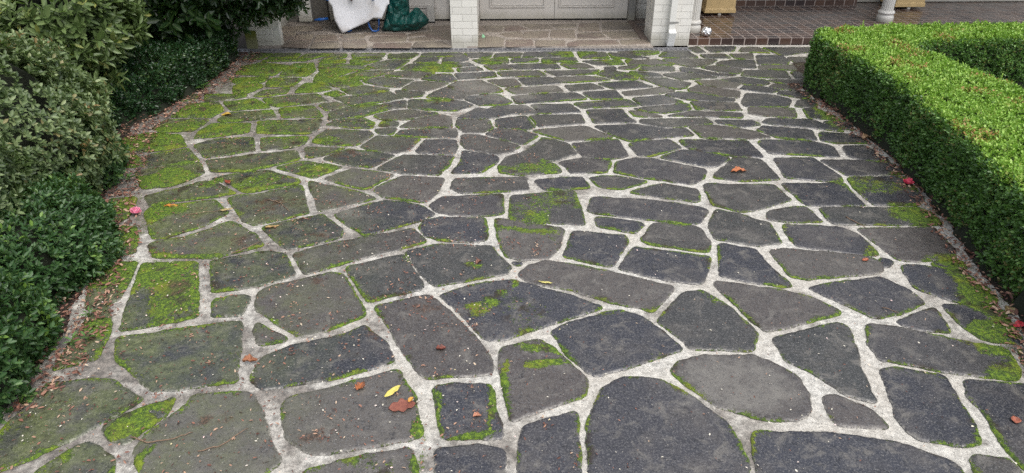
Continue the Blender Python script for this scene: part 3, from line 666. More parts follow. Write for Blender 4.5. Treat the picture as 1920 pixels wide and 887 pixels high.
def smooth_poly(P, it=2, q=.22):
    for cut in (.014, .006):
        Q = []
        n = len(P)
        for i in range(n):
            a, b = P[i], P[(i+1) % n]; L = (b-a).length; q = min(cut/max(L, 1e-6), .28)
            Q.append(a*(1-q)+b*q); Q.append(a*q+b*(1-q))
        P = Q
    return P
def build_slabs(name, polys, mat, base_z, amp=.006, parent=None, rag=.006, mossy=True):
    V, Fc, A_m, A_e, A_t, A_f, A_s, A_w = [], [], [], [], [], [], [], []
    for si, poly in enumerate(polys):
        P = [Vector((x/1000., y/1000.)) for x, y in poly]
        ar = sum(P[i].x*P[(i+1) % len(P)].y-P[(i+1) % len(P)].x*P[i].y for i in range(len(P)))
        if ar < 0: P = P[::-1]
        P = smooth_poly(P)
        yc = sum(p.y for p in P)/len(P)
        ds = .014 if yc < 3.2 else (.020 if yc < 5 else .034)
        pts = []
        n = len(P)
        for i in range(n):
            a, b = P[i], P[(i+1) % n]; L = (b-a).length; k = max(1, int(round(L/ds)))
            for j in range(k): pts.append(a.lerp(b, j/k))
        n = len(pts); out = []
        for i, p in enumerate(pts):
            t = (pts[(i+1) % n]-pts[i-1]); nn = Vector((t.y, -t.x))
            if nn.length > 0: nn.normalize()
            w = rag*(1.1*nz(p.x, p.y, 22, si*3.1)+.9*nz(p.x, p.y, 9, si*1.7)) + .8*rag*nz(p.x, p.y, 60)
            out.append(p+nn*(w+(.012 if yc < 2.8 else ((.0155 if yc < 5 else .019)*(.55 if sum(q.x for q in P)/len(P) < -1.2 else 1)))))
        O = np.array([(p.x, p.y) for p in out])
        S0 = O; S1 = np.roll(O, -1, axis=0); D = S1-S0; DD = (D**2).sum(1)+1e-12
        def edist(Q):
            T = np.clip(((Q[:, None, :]-S0[None])*D[None]).sum(2)/DD[None], 0, 1)
            C = S0[None]+T[..., None]*D[None]
            return np.sqrt(((Q[:, None, :]-C)**2).sum(2)).min(1)
        def inside(Q):
            x, y = Q[:, 0][:, None], Q[:, 1][:, None]
            c = ((S0[None, :, 1] > y) != (S1[None, :, 1] > y)) & (x < (S1[None, :, 0]-S0[None, :, 0])*(y-S0[None, :, 1])/(S1[None, :, 1]-S0[None, :, 1]+1e-12)+S0[None, :, 0])
            return c.sum(1) % 2 == 1
        cand = []
        Nn = np.roll(O, -1, axis=0)-np.roll(O, 1, axis=0); Nn = np.stack([-Nn[:, 1], Nn[:, 0]], 1); Nn /= (np.linalg.norm(Nn, axis=1, keepdims=True)+1e-9)
        for off in (.007, .020):
            Q = O+Nn*off; k = inside(Q) & (edist(Q) > off*.75); cand.append(Q[k][::(1 if off < .01 else 2)])
        sp = .024 if yc < 3.2 else (.035 if yc < 5 else .055)
        lo, hi = O.min(0), O.max(0)
        gx, gy = np.meshgrid(np.arange(lo[0], hi[0], sp), np.arange(lo[1], hi[1], sp))
        Q = np.stack([gx.ravel(), gy.ravel()], 1)+rng.uniform(-.3, .3, (gx.size, 2))*sp
        if len(Q):
            k = inside(Q)
            Q = Q[k]
            if len(Q): Q = Q[edist(Q) > .030]
            if len(Q): cand.append(Q)
        I = np.concatenate(cand) if cand else np.zeros((0, 2))
        allp = [Vector(p) for p in O]+[Vector(p) for p in I]
        try:
            r = delaunay_2d_cdt(allp, [], [list(range(n))], 1, 1e-5)
        except Exception:
            continue
        vv = np.array([(p.x, p.y) for p in r[0]]); e = edist(vv)
        b = len(V)
        tint = random.random(); tx, ty = random.uniform(-.006, .006), random.uniform(-.006, .006); c0 = vv.mean(0)
        lf = np.array([nz(x, y, 3.1, 5.) for x, y in vv]); hf = np.array([nz(x, y, 30, 2.) for x, y in vv]); mf = np.array([nz(x, y, 8, 9.) for x, y in vv])
        mo = moss_field(vv[:, 0], vv[:, 1]) if mossy else np.zeros(len(vv))
        edgem = np.exp(-e/.024)*np.clip(.52+.9*lf+.6*mf, 0, 1.0)*(1.0 if mossy else 0)
        m = mo+edgem
        z = base_z-.004+(amp+.003)*np.clip(e/.009, 0, 1)**.6+.0016*hf+.0016*mf+(vv[:, 0]-c0[0])*tx+(vv[:, 1]-c0[1])*ty
        z = z+np.clip((m-.35)*3, 0, 1)*(.006+.007*np.abs(hf))*np.clip(e/.01, .35, 1)
        for (x, y), zz in zip(vv, z): V.append((x, y, zz))
        A_m += list(m); A_e += list(np.clip(e/.1, 0, 1)); A_t += [tint]*len(vv); A_f += list(film_field(vv[:, 0], vv[:, 1])); A_s += list(dirt_sheen_field(vv[:, 0], vv[:, 1])); A_w += list(dirt_sheen_field(vv[:, 0], vv[:, 1], SHEEN_WORN))
        for f in r[2]:
            if len(f) >= 3: Fc.append([b+i for i in f])
    return mesh_obj(name, V, Fc, mat, parent, True, dict(moss=A_m, edge=A_e, tint=A_t, film=A_f, soil=A_s, sheen_worn=A_w))

def grid_sheet(name, x0, x1, y0, y1, st, mat, zf, attrs_f=None, clip=None, parent=None):
    xs = np.arange(x0, x1+st/2, st); ys = np.arange(y0, y1+st/2, st)
    gx, gy = np.meshgrid(xs, ys); X = gx.ravel(); Y = gy.ravel()
    Z = zf(X, Y); nx = len(xs); ny = len(ys)
    i = np.arange(nx*ny).reshape(ny, nx)
    Q = np.stack([i[:-1, :-1].ravel(), i[:-1, 1:].ravel(), i[1:, 1:].ravel(), i[1:, :-1].ravel()], 1)
    if clip is not None:
        keep = clip(X, Y); Q = Q[keep[Q].all(1)]
    return np_mesh(name, np.stack([X, Y, Z], 1), Q, mat, attrs_f(X, Y) if attrs_f else None, True, parent)
def vn(X, Y, s, z=0.): return np.array([noise.noise((x*s, y*s, z)) for x, y in zip(X, Y)])

# ---------------------------------------------------------------- ground and beds
LE = [(-2.55, -1), (-2.5, 2.2), (-2.40, 2.42), (-2.38, 2.61), (-2.43, 3.0), (-2.60, 3.49), (-2.72, 3.87), (-3.02, 4.5), (-3.25, 5.18), (-3.50, 5.93), (-3.42, 6.26), (-3.33, 6.95), (-3.28, 7.36), (-3.32, 8.16), (-3.34, 8.6), (-3.4, 12)]
RE = [(2.4, -1), (2.55, 1.5), (2.66, 2.49), (2.74, 2.82), (2.82, 3.1), (2.87, 3.52), (2.98, 3.94), (3.08, 4.5), (3.18, 5.35), (3.15, 5.91), (3.14, 6.65), (3.12, 7.08), (3.2, 7.5), (3.3, 8.0), (9, 8.3)]
def edge_x(E, Y): return np.interp(Y, [p[1] for p in E], [p[0] for p in E])
ground = mesh_obj('ground', [(-150, -150, -.06), (150, -150, -.06), (150, 150, -.06), (-150, 150, -.06)], [(0, 1, 2, 3)], soil_mat); tag(ground, kind='structure')
def gattr(X, Y):
    lf = vn(X, Y, 1.4, 3.)+.35*vn(X, Y, 3.5, 6.)
    g = np.clip(.28+np.clip((-X-.2)/2.2, 0, 1)*.5+.55*lf+np.clip((3.3-Y)/1.2, 0, 1)*np.clip((.7-np.abs(X+.2)), 0, 1)*.7, 0, 1.3)
    return dict(moss=moss_field(X, Y)*.50-.06, grime=g)
drive = grid_sheet('driveway', -4.0, 5.2, 0.0, 8.84, .028, mortar_mat, lambda X, Y: .0022*vn(X, Y, 34)+.0020*vn(X, Y, 11, 4.)-.001, gattr, clip=lambda X, Y: (Y < 8.545) | (X > 2.27))
drive.name = 'driveway'; tag(drive, 'grey basalt crazy paving driveway with pale mortar joints and moss', kind='structure')
# rows of slabs nearer than the picture shows
near = []
for r in range(5):
    for c in range(-6, 8):
        x0 = c*.52+(r % 2)*.2; y0 = -.03+r*.345
        q = [(x0+random.uniform(0, .07), y0+random.uniform(.0, .05)), (x0+.24, y0+random.uniform(0, .04)), (x0+.46+random.uniform(-.05, .02), y0+random.uniform(0, .05)), (x0+.46+random.uniform(-.05, .02), y0+.31), (x0+.2, y0+.31), (x0+random.uniform(0, .05), y0+.31-random.uniform(0, .04))]
        if y0+.31 < 1.70 and -2.6 < x0 < 2.35: near.append([(int(a*1000), int(b*1000)) for a, b in q])
near += [[(2240, 1700), (2600, 1690), (2620, 2020), (2250, 1990)], [(2400, 2060), (2640, 2070), (2650, 2380), (2520, 2330)], [(-2450, 1700), (-2150, 1690), (-2170, 1830), (-2460, 1850)]]
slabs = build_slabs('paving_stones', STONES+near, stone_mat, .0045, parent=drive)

def bed(name, E, sgn, span=5.0):
    ys = np.concatenate([np.arange(-1, 8.52, .05)]); ss = np.concatenate([np.arange(0, .9, .04), np.geomspace(.9, span, 14)])
    gy, gs = np.meshgrid(ys, ss, indexing='ij'); X = edge_x(E, gy)+sgn*gs; X = X+.05*np.array([[noise.noise((y*5, 0, sgn)) for s in ss] for y in ys])
    Xf, Yf = X.ravel(), gy.ravel(); sf = gs.ravel()
    Z = -.006+np.clip(sf/.12, 0, 1)*.022+np.clip(sf/.12, 0, 1)*(.012*vn(Xf, Yf, 9)+.008*vn(Xf, Yf, 28))+np.clip(sf-.3, 0, 1)*.03
    i = np.arange(len(ys)*len(ss)).reshape(len(ys), len(ss))
    Q = np.stack([i[:-1, :-1].ravel(), i[:-1, 1:].ravel(), i[1:, 1:].ravel(), i[1:, :-1].ravel()], 1)
    if sgn < 0: Q = Q[:, ::-1]
    o = np_mesh(name, np.stack([Xf, Yf, Z], 1), Q, soil_mat, None, True); tag(o, kind='structure'); return o
bed('garden_bed', LE, -1); bed('garden_bed', RE, 1)

# ---------------------------------------------------------------- leaves
T_SMALL = (np.array([(0, 0, 0), (.5, .5, .05), (1, 0, -.05), (.5, -.5, .05), (.5, 0, -.07)]), np.array([(0, 3, 2, 4), (0, 4, 2, 1)]), np.array([0., 1, .3, 1, 0]))
T_OVAL = (np.array([(0, 0, 0), (.28, .40, .04), (.66, .44, .03), (1, 0, -.10), (.66, -.44, .03), (.28, -.40, .04), (.33, 0, -.06), (.68, 0, -.09)]),
          np.array([(0, 5, 6, 6), (0, 6, 1, 1), (5, 4, 7, 6), (6, 7, 2, 1), (4, 3, 7, 7), (7, 3, 2, 2)]), np.array([0., 1, 1, .3, 1, 1, 0, 0]))
def leaves(name, P, D, N, size, width, mat, rnd, tmpl='S', parent=None):
    """P base (n,3), D blade direction, N blade normal, size (n,), width ratio"""
    n = len(P)
    D = D/np.linalg.norm(D, axis=1, keepdims=True)
    S = np.cross(N, D); S /= (np.linalg.norm(S, axis=1, keepdims=True)+1e-9); N = np.cross(D, S)
    tv, tf, tr = T_SMALL if tmpl == 'S' else T_OVAL
    k = len(tv)
    w = width*size if np.isscalar(width) else width*size
    V = P[:, None, :]+tv[None, :, 0, None]*size[:, None, None]*D[:, None, :]+tv[None, :, 1, None]*w[:, None, None]*S[:, None, :]+tv[None, :, 2, None]*size[:, None, None]*N[:, None, :]
    V = V.reshape(-1, 3)
    base = (np.arange(n)*k)[:, None]
    att = dict(rnd=np.repeat(rnd, k), rib=np.tile(tr, n))
    if tmpl == 'S':
        F_ = (base[:, None, :]+tf[None]).reshape(-1, 4)
        return np_mesh(name, V, F_, mat, att, False, parent)
    quads = tf[[2, 3]]; tris = tf[[0, 1, 4, 5]][:, :3]
    # uniform quads: split the triangles as quads is not possible, so triangulate everything
    tq = np.concatenate([tris, quads[:, [0, 1, 2]], quads[:, [0, 2, 3]]])
    F_ = (base[:, None, :]+tq[None]).reshape(-1, 3)
    return np_mesh(name, V, F_, mat, att, True, parent)
def sprigs(P, D, k, slen, lsize, spread=(40, 80), jit=.25, clump=None):
    """k leaves round each shoot; returns leaf arrays"""
    n = len(P); D = D/np.linalg.norm(D, axis=1, keepdims=True)
    A = np.cross(D, rng.normal(size=(n, 3))); A /= np.linalg.norm(A, axis=1, keepdims=True); B = np.cross(D, A)
    ph = rng.uniform(0, 6.28, n)
    ps, ds, ns = [], [], []
    for j in range(k):
        a = ph+j*2.399+rng.normal(0, .25, n); el = np.radians(rng.uniform(spread[0], spread[1], n)*(1-.45*j/max(1, k-1)))
        rad = np.cos(a)[:, None]*A+np.sin(a)[:, None]*B
        dd = np.cos(el)[:, None]*D+np.sin(el)[:, None]*rad
        nn = np.sin(el)[:, None]*D-np.cos(el)[:, None]*rad+rng.normal(0, .2, (n, 3))
        ps.append(P+D*(slen*(j/k-.5))); ds.append(dd); ns.append(nn)
    P2, D2, N2 = np.concatenate(ps), np.concatenate(ds), np.concatenate(ns)
    sz = lsize*rng.uniform(1-jit, 1+jit, len(P2))
    return P2, D2, N2, sz

# right hand box hedge: footprint (outer then inner edge)
HF = [(2.70, .6), (2.74, 1.8), (2.82, 2.6), (2.87, 3.1), (2.93, 3.55), (3.04, 4.1), (3.13, 4.7), (3.20, 5.3), (3.22, 5.9), (3.18, 6.5), (3.13, 7.05), (3.25, 7.32), (3.72, 7.46), (4.64, 7.56), (5.67, 7.62), (9, 7.68),
      (9, 6.95), (5.2, 6.92), (4.3, 6.86), (3.98, 6.70), (3.95, 6.45), (4.04, 6.04), (4.15, 5.35), (4.13, 4.5), (4.03, 3.7), (3.9, 2.8), (3.75, 1.8), (3.7, .6)]
HH = .57
hedge = empty('box_hedge', (3.5, 5.5, 0)); tag(hedge, 'clipped L shaped box hedge with bright yellow green top along the right side', 'hedge')
def seg_inside(poly, X, Y):
    c = np.zeros(len(X), bool); n = len(poly)
    for i in range(n):
        (x0, y0), (x1, y1) = poly[i], poly[(i+1) % n]
        cond = ((y0 > Y) != (y1 > Y)) & (X < (x1-x0)*(Y-y0)/((y1-y0) or 1e-9)+x0); c ^= cond
    return c
def seg_dist(poly, X, Y):
    d = np.full(len(X), 9.)
    for i in range(len(poly)):
        (x0, y0), (x1, y1) = poly[i], poly[(i+1) % len(poly)]
        dx, dy = x1-x0, y1-y0; t = np.clip(((X-x0)*dx+(Y-y0)*dy)/(dx*dx+dy*dy+1e-12), 0, 1)
        d = np.minimum(d, np.hypot(X-x0-t*dx, Y-y0-t*dy))
    return d
def clipped_plant(root, poly, h, topmat, sidemat, lsize, dens_top, dens_side, k=6, lump=.03, width=.55, skew=0.0, rnd_top=None, tmpl='S', z_low=.0):
    # core: a closed lumpy body just inside the leaf skin
    P = np.array(poly); c = P.mean(0)
    xs0, xs1, ys0, ys1 = P[:, 0].min(), P[:, 0].max(), P[:, 1].min(), P[:, 1].max()
    st = .07
    gx, gy = np.meshgrid(np.arange(xs0, xs1, st), np.arange(ys0, ys1, st)); X, Y = gx.ravel(), gy.ravel()
    ins = seg_inside(poly, X, Y); d = np.where(ins, seg_dist(poly, X, Y), 0)
    nx = gx.shape[1]
    Zt = (h-.035)*np.clip((d-.03)/.06, 0, 1)**.35*(d > .03)
    i = np.arange(len(X)).reshape(gx.shape)
    Q = np.stack([i[:-1, :-1].ravel(), i[:-1, 1:].ravel(), i[1:, 1:].ravel(), i[1:, :-1].ravel()], 1)
    Q = Q[ins[Q].any(1)]
    np_mesh('twig_core', np.stack([X, Y, Zt-.01], 1), Q, core_mat, None, False, root).location = -Vector(root.location)
    # top shoots
    area = (xs1-xs0)*(ys1-ys0); n = int(area*dens_top)
    X = rng.uniform(xs0, xs1, n); Y = rng.uniform(ys0, ys1, n)
    kx = seg_inside(poly, X, Y); X, Y = X[kx], Y[kx]; d = seg_dist(poly, X, Y)
    rd = np.clip(1-d/.05, 0, 1)
    lum = vn(X, Y, 6., 1.)*lump+vn(X, Y, 17., 2.)*lump*.6
    Z = h-.012-rd**2*.045+lum+rng.normal(0, .010, len(X))
    Pp = np.stack([X, Y, Z], 1); D = np.stack([rng.normal(0, .35, len(X)), rng.normal(0, .35, len(X)), np.ones(len(X))], 1)
    p, dd, nn, sz = sprigs(Pp, D, k, lsize*1.3, lsize, (50, 88))
    cl = vn(p[:, 0], p[:, 1], 2.2, 7.); cl2 = vn(p[:, 0], p[:, 1], 9., 3.)
    r = np.clip(rng.uniform(0, .9, len(p))+cl*.25+cl2*.15, 0, .94)
    if rnd_top: r = rnd_top(r, p)
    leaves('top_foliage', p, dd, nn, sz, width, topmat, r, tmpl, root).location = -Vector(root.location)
    ns = int(area*14)
    X = rng.uniform(xs0, xs1, ns); Y = rng.uniform(ys0, ys1, ns); kx = seg_inside(poly, X, Y); X, Y = X[kx], Y[kx]
    Pp = np.stack([X, Y, h+rng.uniform(.005, .035, len(X))], 1); D = np.stack([rng.normal(0, .3, len(X)), rng.normal(0, .3, len(X)), np.ones(len(X))], 1)
    p, dd, nn, sz = sprigs(Pp, D, 9, .055, lsize*.9, (25, 60))
    leaves('stray_foliage', p, dd, nn, sz, width, topmat, rng.uniform(.3, .93, len(p)), tmpl, root).location = -Vector(root.location)
    # side shoots
    A = []; 
    for j in range(len(poly)):
        (x0, y0), (x1, y1) = poly[j], poly[(j+1) % len(poly)]
        L = math.hypot(x1-x0, y1-y0); m = int(L*h*dens_side)
        if m < 1: continue
        t = rng.uniform(0, 1, m); z = rng.uniform(z_low, h-.01, m)*(1-.0*t)
        nxn, nyn = (y1-y0)/L, -(x1-x0)/L
        mx, my = (x0+x1)/2+nxn*.02, (y0+y1)/2+nyn*.02
        if seg_inside(poly, np.array([mx]), np.array([my]))[0]: nxn, nyn = -nxn, -nyn
        x = x0+(x1-x0)*t; y = y0+(y1-y0)*t
        off = rng.normal(-.012, .012, m)-np.clip(1-z/.10, 0, 1)*.022-np.clip((z-(h-.05))/.05, 0, 1)**2*.03
        lm = np.array([noise.noise((a*6, b*6, cc*6)) for a, b, cc in zip(x, y, z)])*lump*1.2
        A.append(np.stack([x+nxn*(off+lm), y+nyn*(off+lm), z, np.full(m, nxn), np.full(m, nyn)], 1))
    A = np.concatenate(A); m = len(A)
    D = np.stack([A[:, 3]+rng.normal(0, .35, m), A[:, 4]+rng.normal(0, .35, m), rng.normal(.55, .35, m)], 1)
    p, dd, nn, sz = sprigs(A[:, :3], D, k, lsize*1.6, lsize)
    cl = np.array([noise.noise((a*3, b*3, cc*3)) for a, b, cc in p])
    r = np.clip(rng.uniform(0, .95, len(p))+cl*.3, 0, .99)
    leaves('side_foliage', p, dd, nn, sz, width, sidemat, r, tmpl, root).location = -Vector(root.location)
def rt(r, p):
    o = vn(p[:, 0], p[:, 1], 3.3, 11.); sel = (o > .28) & (rng.random(len(r)) < .35); r = r.copy(); r[sel] = rng.uniform(.95, 1, sel.sum()); return r
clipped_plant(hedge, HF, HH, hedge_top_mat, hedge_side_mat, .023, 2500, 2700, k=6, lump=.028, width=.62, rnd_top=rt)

# left low hedge under the trees
lh = empty('low_hedge', (-4.1, 7, 0)); tag(lh, 'low dark green clipped hedge at left between the rounded shrub and the garage', 'hedge')
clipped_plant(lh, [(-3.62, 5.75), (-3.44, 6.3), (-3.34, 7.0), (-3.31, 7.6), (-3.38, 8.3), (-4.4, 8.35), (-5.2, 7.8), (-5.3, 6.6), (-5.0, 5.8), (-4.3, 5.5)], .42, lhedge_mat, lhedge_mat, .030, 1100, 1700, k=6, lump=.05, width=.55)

def dome(root, cen, rad, lsize, n, k, mat, width, core=True, lump=.12, seed=0., zmin=0.0, spread=(40, 80), gap=0.0, tmpl='S', name='foliage', slen=2.0, rfun=None, coremat=None, cs=.86, depth=.06):
    U = rng.normal(size=(n, 3)); U /= np.linalg.norm(U, axis=1, keepdims=True)
    lm = np.array([noise.noise((u[0]*2.4+seed, u[1]*2.4, u[2]*2.4))*.65+noise.noise((u[0]*7+seed, u[1]*7, u[2]*7))*.35 for u in U])
    if gap: kq = lm > (gap-1)*.5; U, lm = U[kq], lm[kq]
    sc_ = 1+lump*lm-np.abs(rng.normal(0, depth, len(U)))
    P = np.array(cen)+U*np.array(rad)*sc_[:, None]
    kq = P[:, 2] > zmin; P, U, lm = P[kq], U[kq], lm[kq]
    Dn = U/np.array(rad); Dn /= np.linalg.norm(Dn, axis=1, keepdims=True); Dn = Dn+rng.normal(0, .22, Dn.shape)+np.array([0, 0, .35])
    p, dd, nn, sz = sprigs(P, Dn, k, lsize*slen*.5, lsize, spread)
    r = np.clip(rng.uniform(0, .95, len(p))+np.tile(lm, k)*.35, 0, .98)
    if rfun: r = rfun(r, p)
    o = leaves(name, p, dd, nn, sz, width, mat, r, tmpl, root); o.location = -Vector(root.location)
    if core:
        bm = bmesh.new(); bmesh.ops.create_icosphere(bm, subdivisions=4, radius=1)
        for v in bm.verts:
            u = v.co.normalized(); l = noise.noise((u.x*2.4+seed, u.y*2.4, u.z*2.4))*.65
            q = Vector((u.x*rad[0], u.y*rad[1], u.z*rad[2]))*(cs+lump*l)+Vector(cen); q.z = max(q.z, .0); v.co = q-Vector(root.location)
        me = bpy.data.meshes.new('twig_core'); bm.to_mesh(me); bm.free(); me.materials.append(coremat or core_mat)
        c = bpy.data.objects.new('twig_core', me); col.objects.link(c); c.parent = root
    return p
az = empty('azalea_shrub', (-3.9, 4.25, 0)); tag(az, 'large rounded azalea with pale grey green leaves filling the left edge', 'shrub')
def azr(r, p):
    o = np.array([noise.noise((a*4, b*4, c*4)) for a, b, c in p]); s = (o > .3) & (rng.random(len(r)) < .12); r = r.copy(); r[s] = 1.0; return r
dome(az, (-4.20, 4.35, .38), (1.22, 1.28, .88), .041, 10500, 7, azalea_mat, .50, lump=.26, seed=3, tmpl='O', rfun=azr, spread=(55, 88), cs=.78, slen=.9, depth=.05)
dome(az, (-3.50, 3.40, .46), (.62, .70, .50), .041, 3000, 7, azalea_mat, .50, lump=.25, seed=5, tmpl='O', rfun=azr, spread=(55, 88), cs=.75, slen=.9, depth=.05)
gs = empty('glossy_shrub', (-3.0, 3.1, 0)); tag(gs, 'low dark glossy leaved shrub spreading below the azalea onto the paving', 'shrub')
dome(gs, (-3.06, 3.40, .10), (.56, .80, .38), .034, 6000, 6, boxb_mat, .50, lump=.22, seed=9, tmpl='O', spread=(45, 85))
dome(gs, (-3.42, 4.70, .08), (.36, .60, .30), .032, 2600, 6, boxb_mat, .50, lump=.25, seed=19, tmpl='O', core=True)
gs2 = empty('glossy_shrub', (-2.85, 2.3, 0)); tag(gs2, 'nearest small leaved shrub poking in at the lower left corner', 'shrub')
dome(gs2, (-2.80, 2.40, .10), (.46, .62, .50), .036, 5200, 6, boxb_mat, .52, lump=.28, seed=14, tmpl='O')
rh = empty('rhododendron', (-4.2, 5.9, 0)); tag(rh, 'rhododendron with long pale green leaves leaning over the azalea', 'shrub')
dome(rh, (-3.98, 6.15, .92), (.58, .60, .40), .095, 800, 8, rhodo_mat, .36, lump=.35, seed=21, tmpl='O', core=True, cs=.62, spread=(50, 85), depth=.1)
dome(rh, (-3.85, 5.75, .55), (.40, .40, .30), .085, 160, 7, rhodo_mat, .36, lump=.3, seed=25, tmpl='O', core=False, spread=(50, 85), depth=.2)
tb = MB()
for k in range(7):
    a = k*.9; tb.tube([(-.15+.05*math.cos(a), 0+.05*math.sin(a), 0), (-.15+.3*math.cos(a), .25*math.sin(a), .5), (-.1+.55*math.cos(a), .5*math.sin(a), .98)], [.022, .015, .006], 6)
tb.build('stem', bark_mat, rh)
hy = empty('broad_leaved_plant', (-3.75, 7.4, 0)); tag(hy, 'shade darkened broad leaved plant hanging above the back of the low hedge', 'plant')
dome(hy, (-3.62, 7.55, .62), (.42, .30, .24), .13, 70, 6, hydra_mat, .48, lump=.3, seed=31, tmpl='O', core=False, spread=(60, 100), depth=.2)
MB().tube([(0, .2, 0), (-.05, .25, .35), (-.1, .3, .75)], [.015, .012, .008], 6).build('stem', bark_mat, hy)

def tree(name, loc, label, trunk_h, crown, lsize, mat, width, cat='tree', limbs=6, tr=.07):
    r = empty(name, loc); tag(r, label, cat, 'trees behind the left bed')
    m = MB(); x, y, z = loc
    m.tube([(0, 0, -.05), (.03, .02, trunk_h*.5), (.0, .0, trunk_h), (.05, -.05, trunk_h*1.5)], [tr*1.2, tr, tr*.8, tr*.4], 10); m.build('trunk', bark_mat, r, True)
    b = MB()
    for k in range(limbs):
        c, rad, n = crown[k % len(crown)]; t = Vector(c)-Vector(loc)
        b.tube([(0, 0, trunk_h*.7+.05*k), tuple(t*.5+Vector((0, 0, .25*trunk_h))), tuple(t*.95)], [tr*.5, tr*.3, .008], 6)
    b.build('limb', bark_mat, r, True)
    for i, (c, rad, n) in enumerate(crown):
        dome(r, c, rad, lsize, n, 6, mat, width, lump=.35, seed=i*7.3+x, core=True, cs=.55, name='crown', tmpl='O' if lsize > .05 else 'S', spread=(45, 95), depth=.18)
    return r
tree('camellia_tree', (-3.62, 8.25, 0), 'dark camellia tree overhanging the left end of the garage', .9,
     [((-3.55, 8.0, 1.35), (1.15, .85, .82), 2000), ((-2.85, 8.15, 1.12), (.62, .5, .62), 1100), ((-3.25, 8.1, .80), (.42, .35, .42), 420), ((-4.6, 7.6, 1.5), (1.1, .9, .9), 1300), ((-3.2, 7.5, 2.0), (1.2, .9, .6), 900), ((-4.35, 7.6, .95), (.75, .5, .5), 900), ((-2.75, 8.15, .95), (.42, .35, .36), 600)], .066, camellia_mat, .42, tr=.06)  # extra crowns added to fill the darkness above the low hedge
tree('added_evergreen_tree', (-5.6, 7.0, 0), 'deep green evergreen tree added to darken the background behind the rhododendron', 1.0,  # added to fill the black background with dark foliage
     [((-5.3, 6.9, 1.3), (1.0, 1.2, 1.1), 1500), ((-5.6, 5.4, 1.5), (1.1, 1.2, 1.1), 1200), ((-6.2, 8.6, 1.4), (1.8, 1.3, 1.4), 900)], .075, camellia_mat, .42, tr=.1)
# timber fence closing the bed
fe = empty('timber_fence', (-6.8, 6, 0)); tag(fe, 'dark timber paling fence behind the trees at the far left', 'fence')
m = MB()
for k in range(60): m.box(-.01, .012, -5+k*.105, -5+k*.105+.098, 0, 1.75)
m.build('palings', plain('dark_timber', (.05, .042, .036), .85, .5, 30, .3), fe)
m = MB()
for zz in (.35, 1.4): m.box(.013, .055, -5, 1.3, zz, zz+.07)
m.build('rail', bark_mat, fe)

# ---------------------------------------------------------------- house
TH = R_(1.2)
house = empty('house', (8.7*math.sin(TH), 8.7*(1-math.cos(TH)), 0), TH)
tag(house, 'pale painted brick house with garage doors, piers and a tiled porch', 'house')
def hx(x, y, z=0):      # a point given in the house's plan
    return (house.location.x+x*math.cos(TH)-y*math.sin(TH), house.location.y+x*math.sin(TH)+y*math.cos(TH), z)
def B(name, x0, x1, y0, y1, z0, z1, mat, bev=.004, parent=None, label=None):
    o = MB().box(x0, x1, y0, y1, z0, z1, bev).build(name, mat, parent or house)
    if label: o['label'] = label
    return o
B('brick_pier', -.77, -.435, 8.66, 9.12, 0, 2.948, brick, .006)
B('brick_pier', 1.79, 2.285, 8.745, 9.20, 0, 2.948, brick, .006)
B('brick_pier', -3.24, -3.03, 8.74, 9.1, 0, 2.948, brick, .006)
B('corner_post', -3.37, -3.243, 8.73, 8.86, 0, 2.948, trim_mat, .004)
B('corner_post', -3.027, -2.94, 8.75, 8.85, 0, 2.948, trim_mat, .004)
B('mossy_plinth', -3.378, -3.238, 8.715, 8.728, 0.0, .23, paint('algae_paint', (.17, .19, .04)), .002, label='green stained base board of the left post')
B('wall', 1.84, 2.12, 10.12, 10.3, .0, 2.948, brick, .0)
B('wall', 2.12, 2.25, 9.205, 10.6, .0, 2.948, brick, .0)
B('wall', 2.05, 5.36, 10.72, 10.9, .16, 2.948, wall_mat, .0)
B('wall', 5.365, 9.5, 10.98, 11.2, .0, 2.948, wall_mat, .0)
B('wall', -3.5, -3.2, 9.1, 10.3, .0, 2.948, brick, .0)
B('wall', -3.2, 1.84, 10.16, 10.3, .0, 2.948, wall_mat, .0)
B('skirting', 2.26, 5.36, 10.695, 10.718, .092, .18, tile, .0)
m = MB()
for k in range(14): m.box(5.366, 9.5, 10.955-.004, 10.978, .10+k*.17, .10+k*.17+.162, .003)
m.build('weatherboards', wall_mat, house)
B('door_post', 1.705, 1.80, 9.98, 10.14, .04, 2.4, grey_mat, .004)
B('door_post', -.50, -.44, 10.0, 10.14, .04, 2.4, door_mat, .003)
B('door_post', -.86, -.80, 10.0, 10.14, .04, 2.4, door_mat, .003)
def gdoor(x0, x1, panels, y=10.06):
    d = MB().box(x0, x1, y, y+.05, .062, 2.2, .003).build('garage_door', door_mat, house)
    mm = MB()
    for (a, b) in panels:
        for z0, z1 in ((.225, 1.05), (1.2, 2.05)):
            for (dx, hh) in ((0, .02), (.026, .010)):
                xx0, xx1, zz0, zz1 = a+dx, b-dx, z0+dx, z1-dx; t = .014
                mm.box(xx0, xx1, y-hh, y-.0005, zz0, zz0+t, .002); mm.box(xx0, xx1, y-hh, y-.0005, zz1-t, zz1, .002)
                mm.box(xx0, xx0+t, y-hh, y-.0005, zz0+t+.0005, zz1-t-.0005, .002); mm.box(xx1-t, xx1, y-hh, y-.0005, zz0+t+.0005, zz1-t-.0005, .002)
    mm.build('panel_moulding', door_mat, d)
    MB().box(x0, x1, y+.012, y+.04, .041, .061).build('door_gap', dark_gap, d)
    MB().tube([(x1-.12, y-.002, 1.05), (x1-.12, y-.05, 1.05), (x1-.12, y-.05, 1.2), (x1-.12, y-.002, 1.2)], .009, 8).build('handle', steel_mat, d, True)
gdoor(-.435, .64, [(-.29, .50)]); gdoor(.645, 1.70, [(.70, 1.50)])
gdoor(-2.55, -1.72, [(-2.42, -1.85)]); gdoor(-1.715, -.87, [(-1.62, -1.06)])
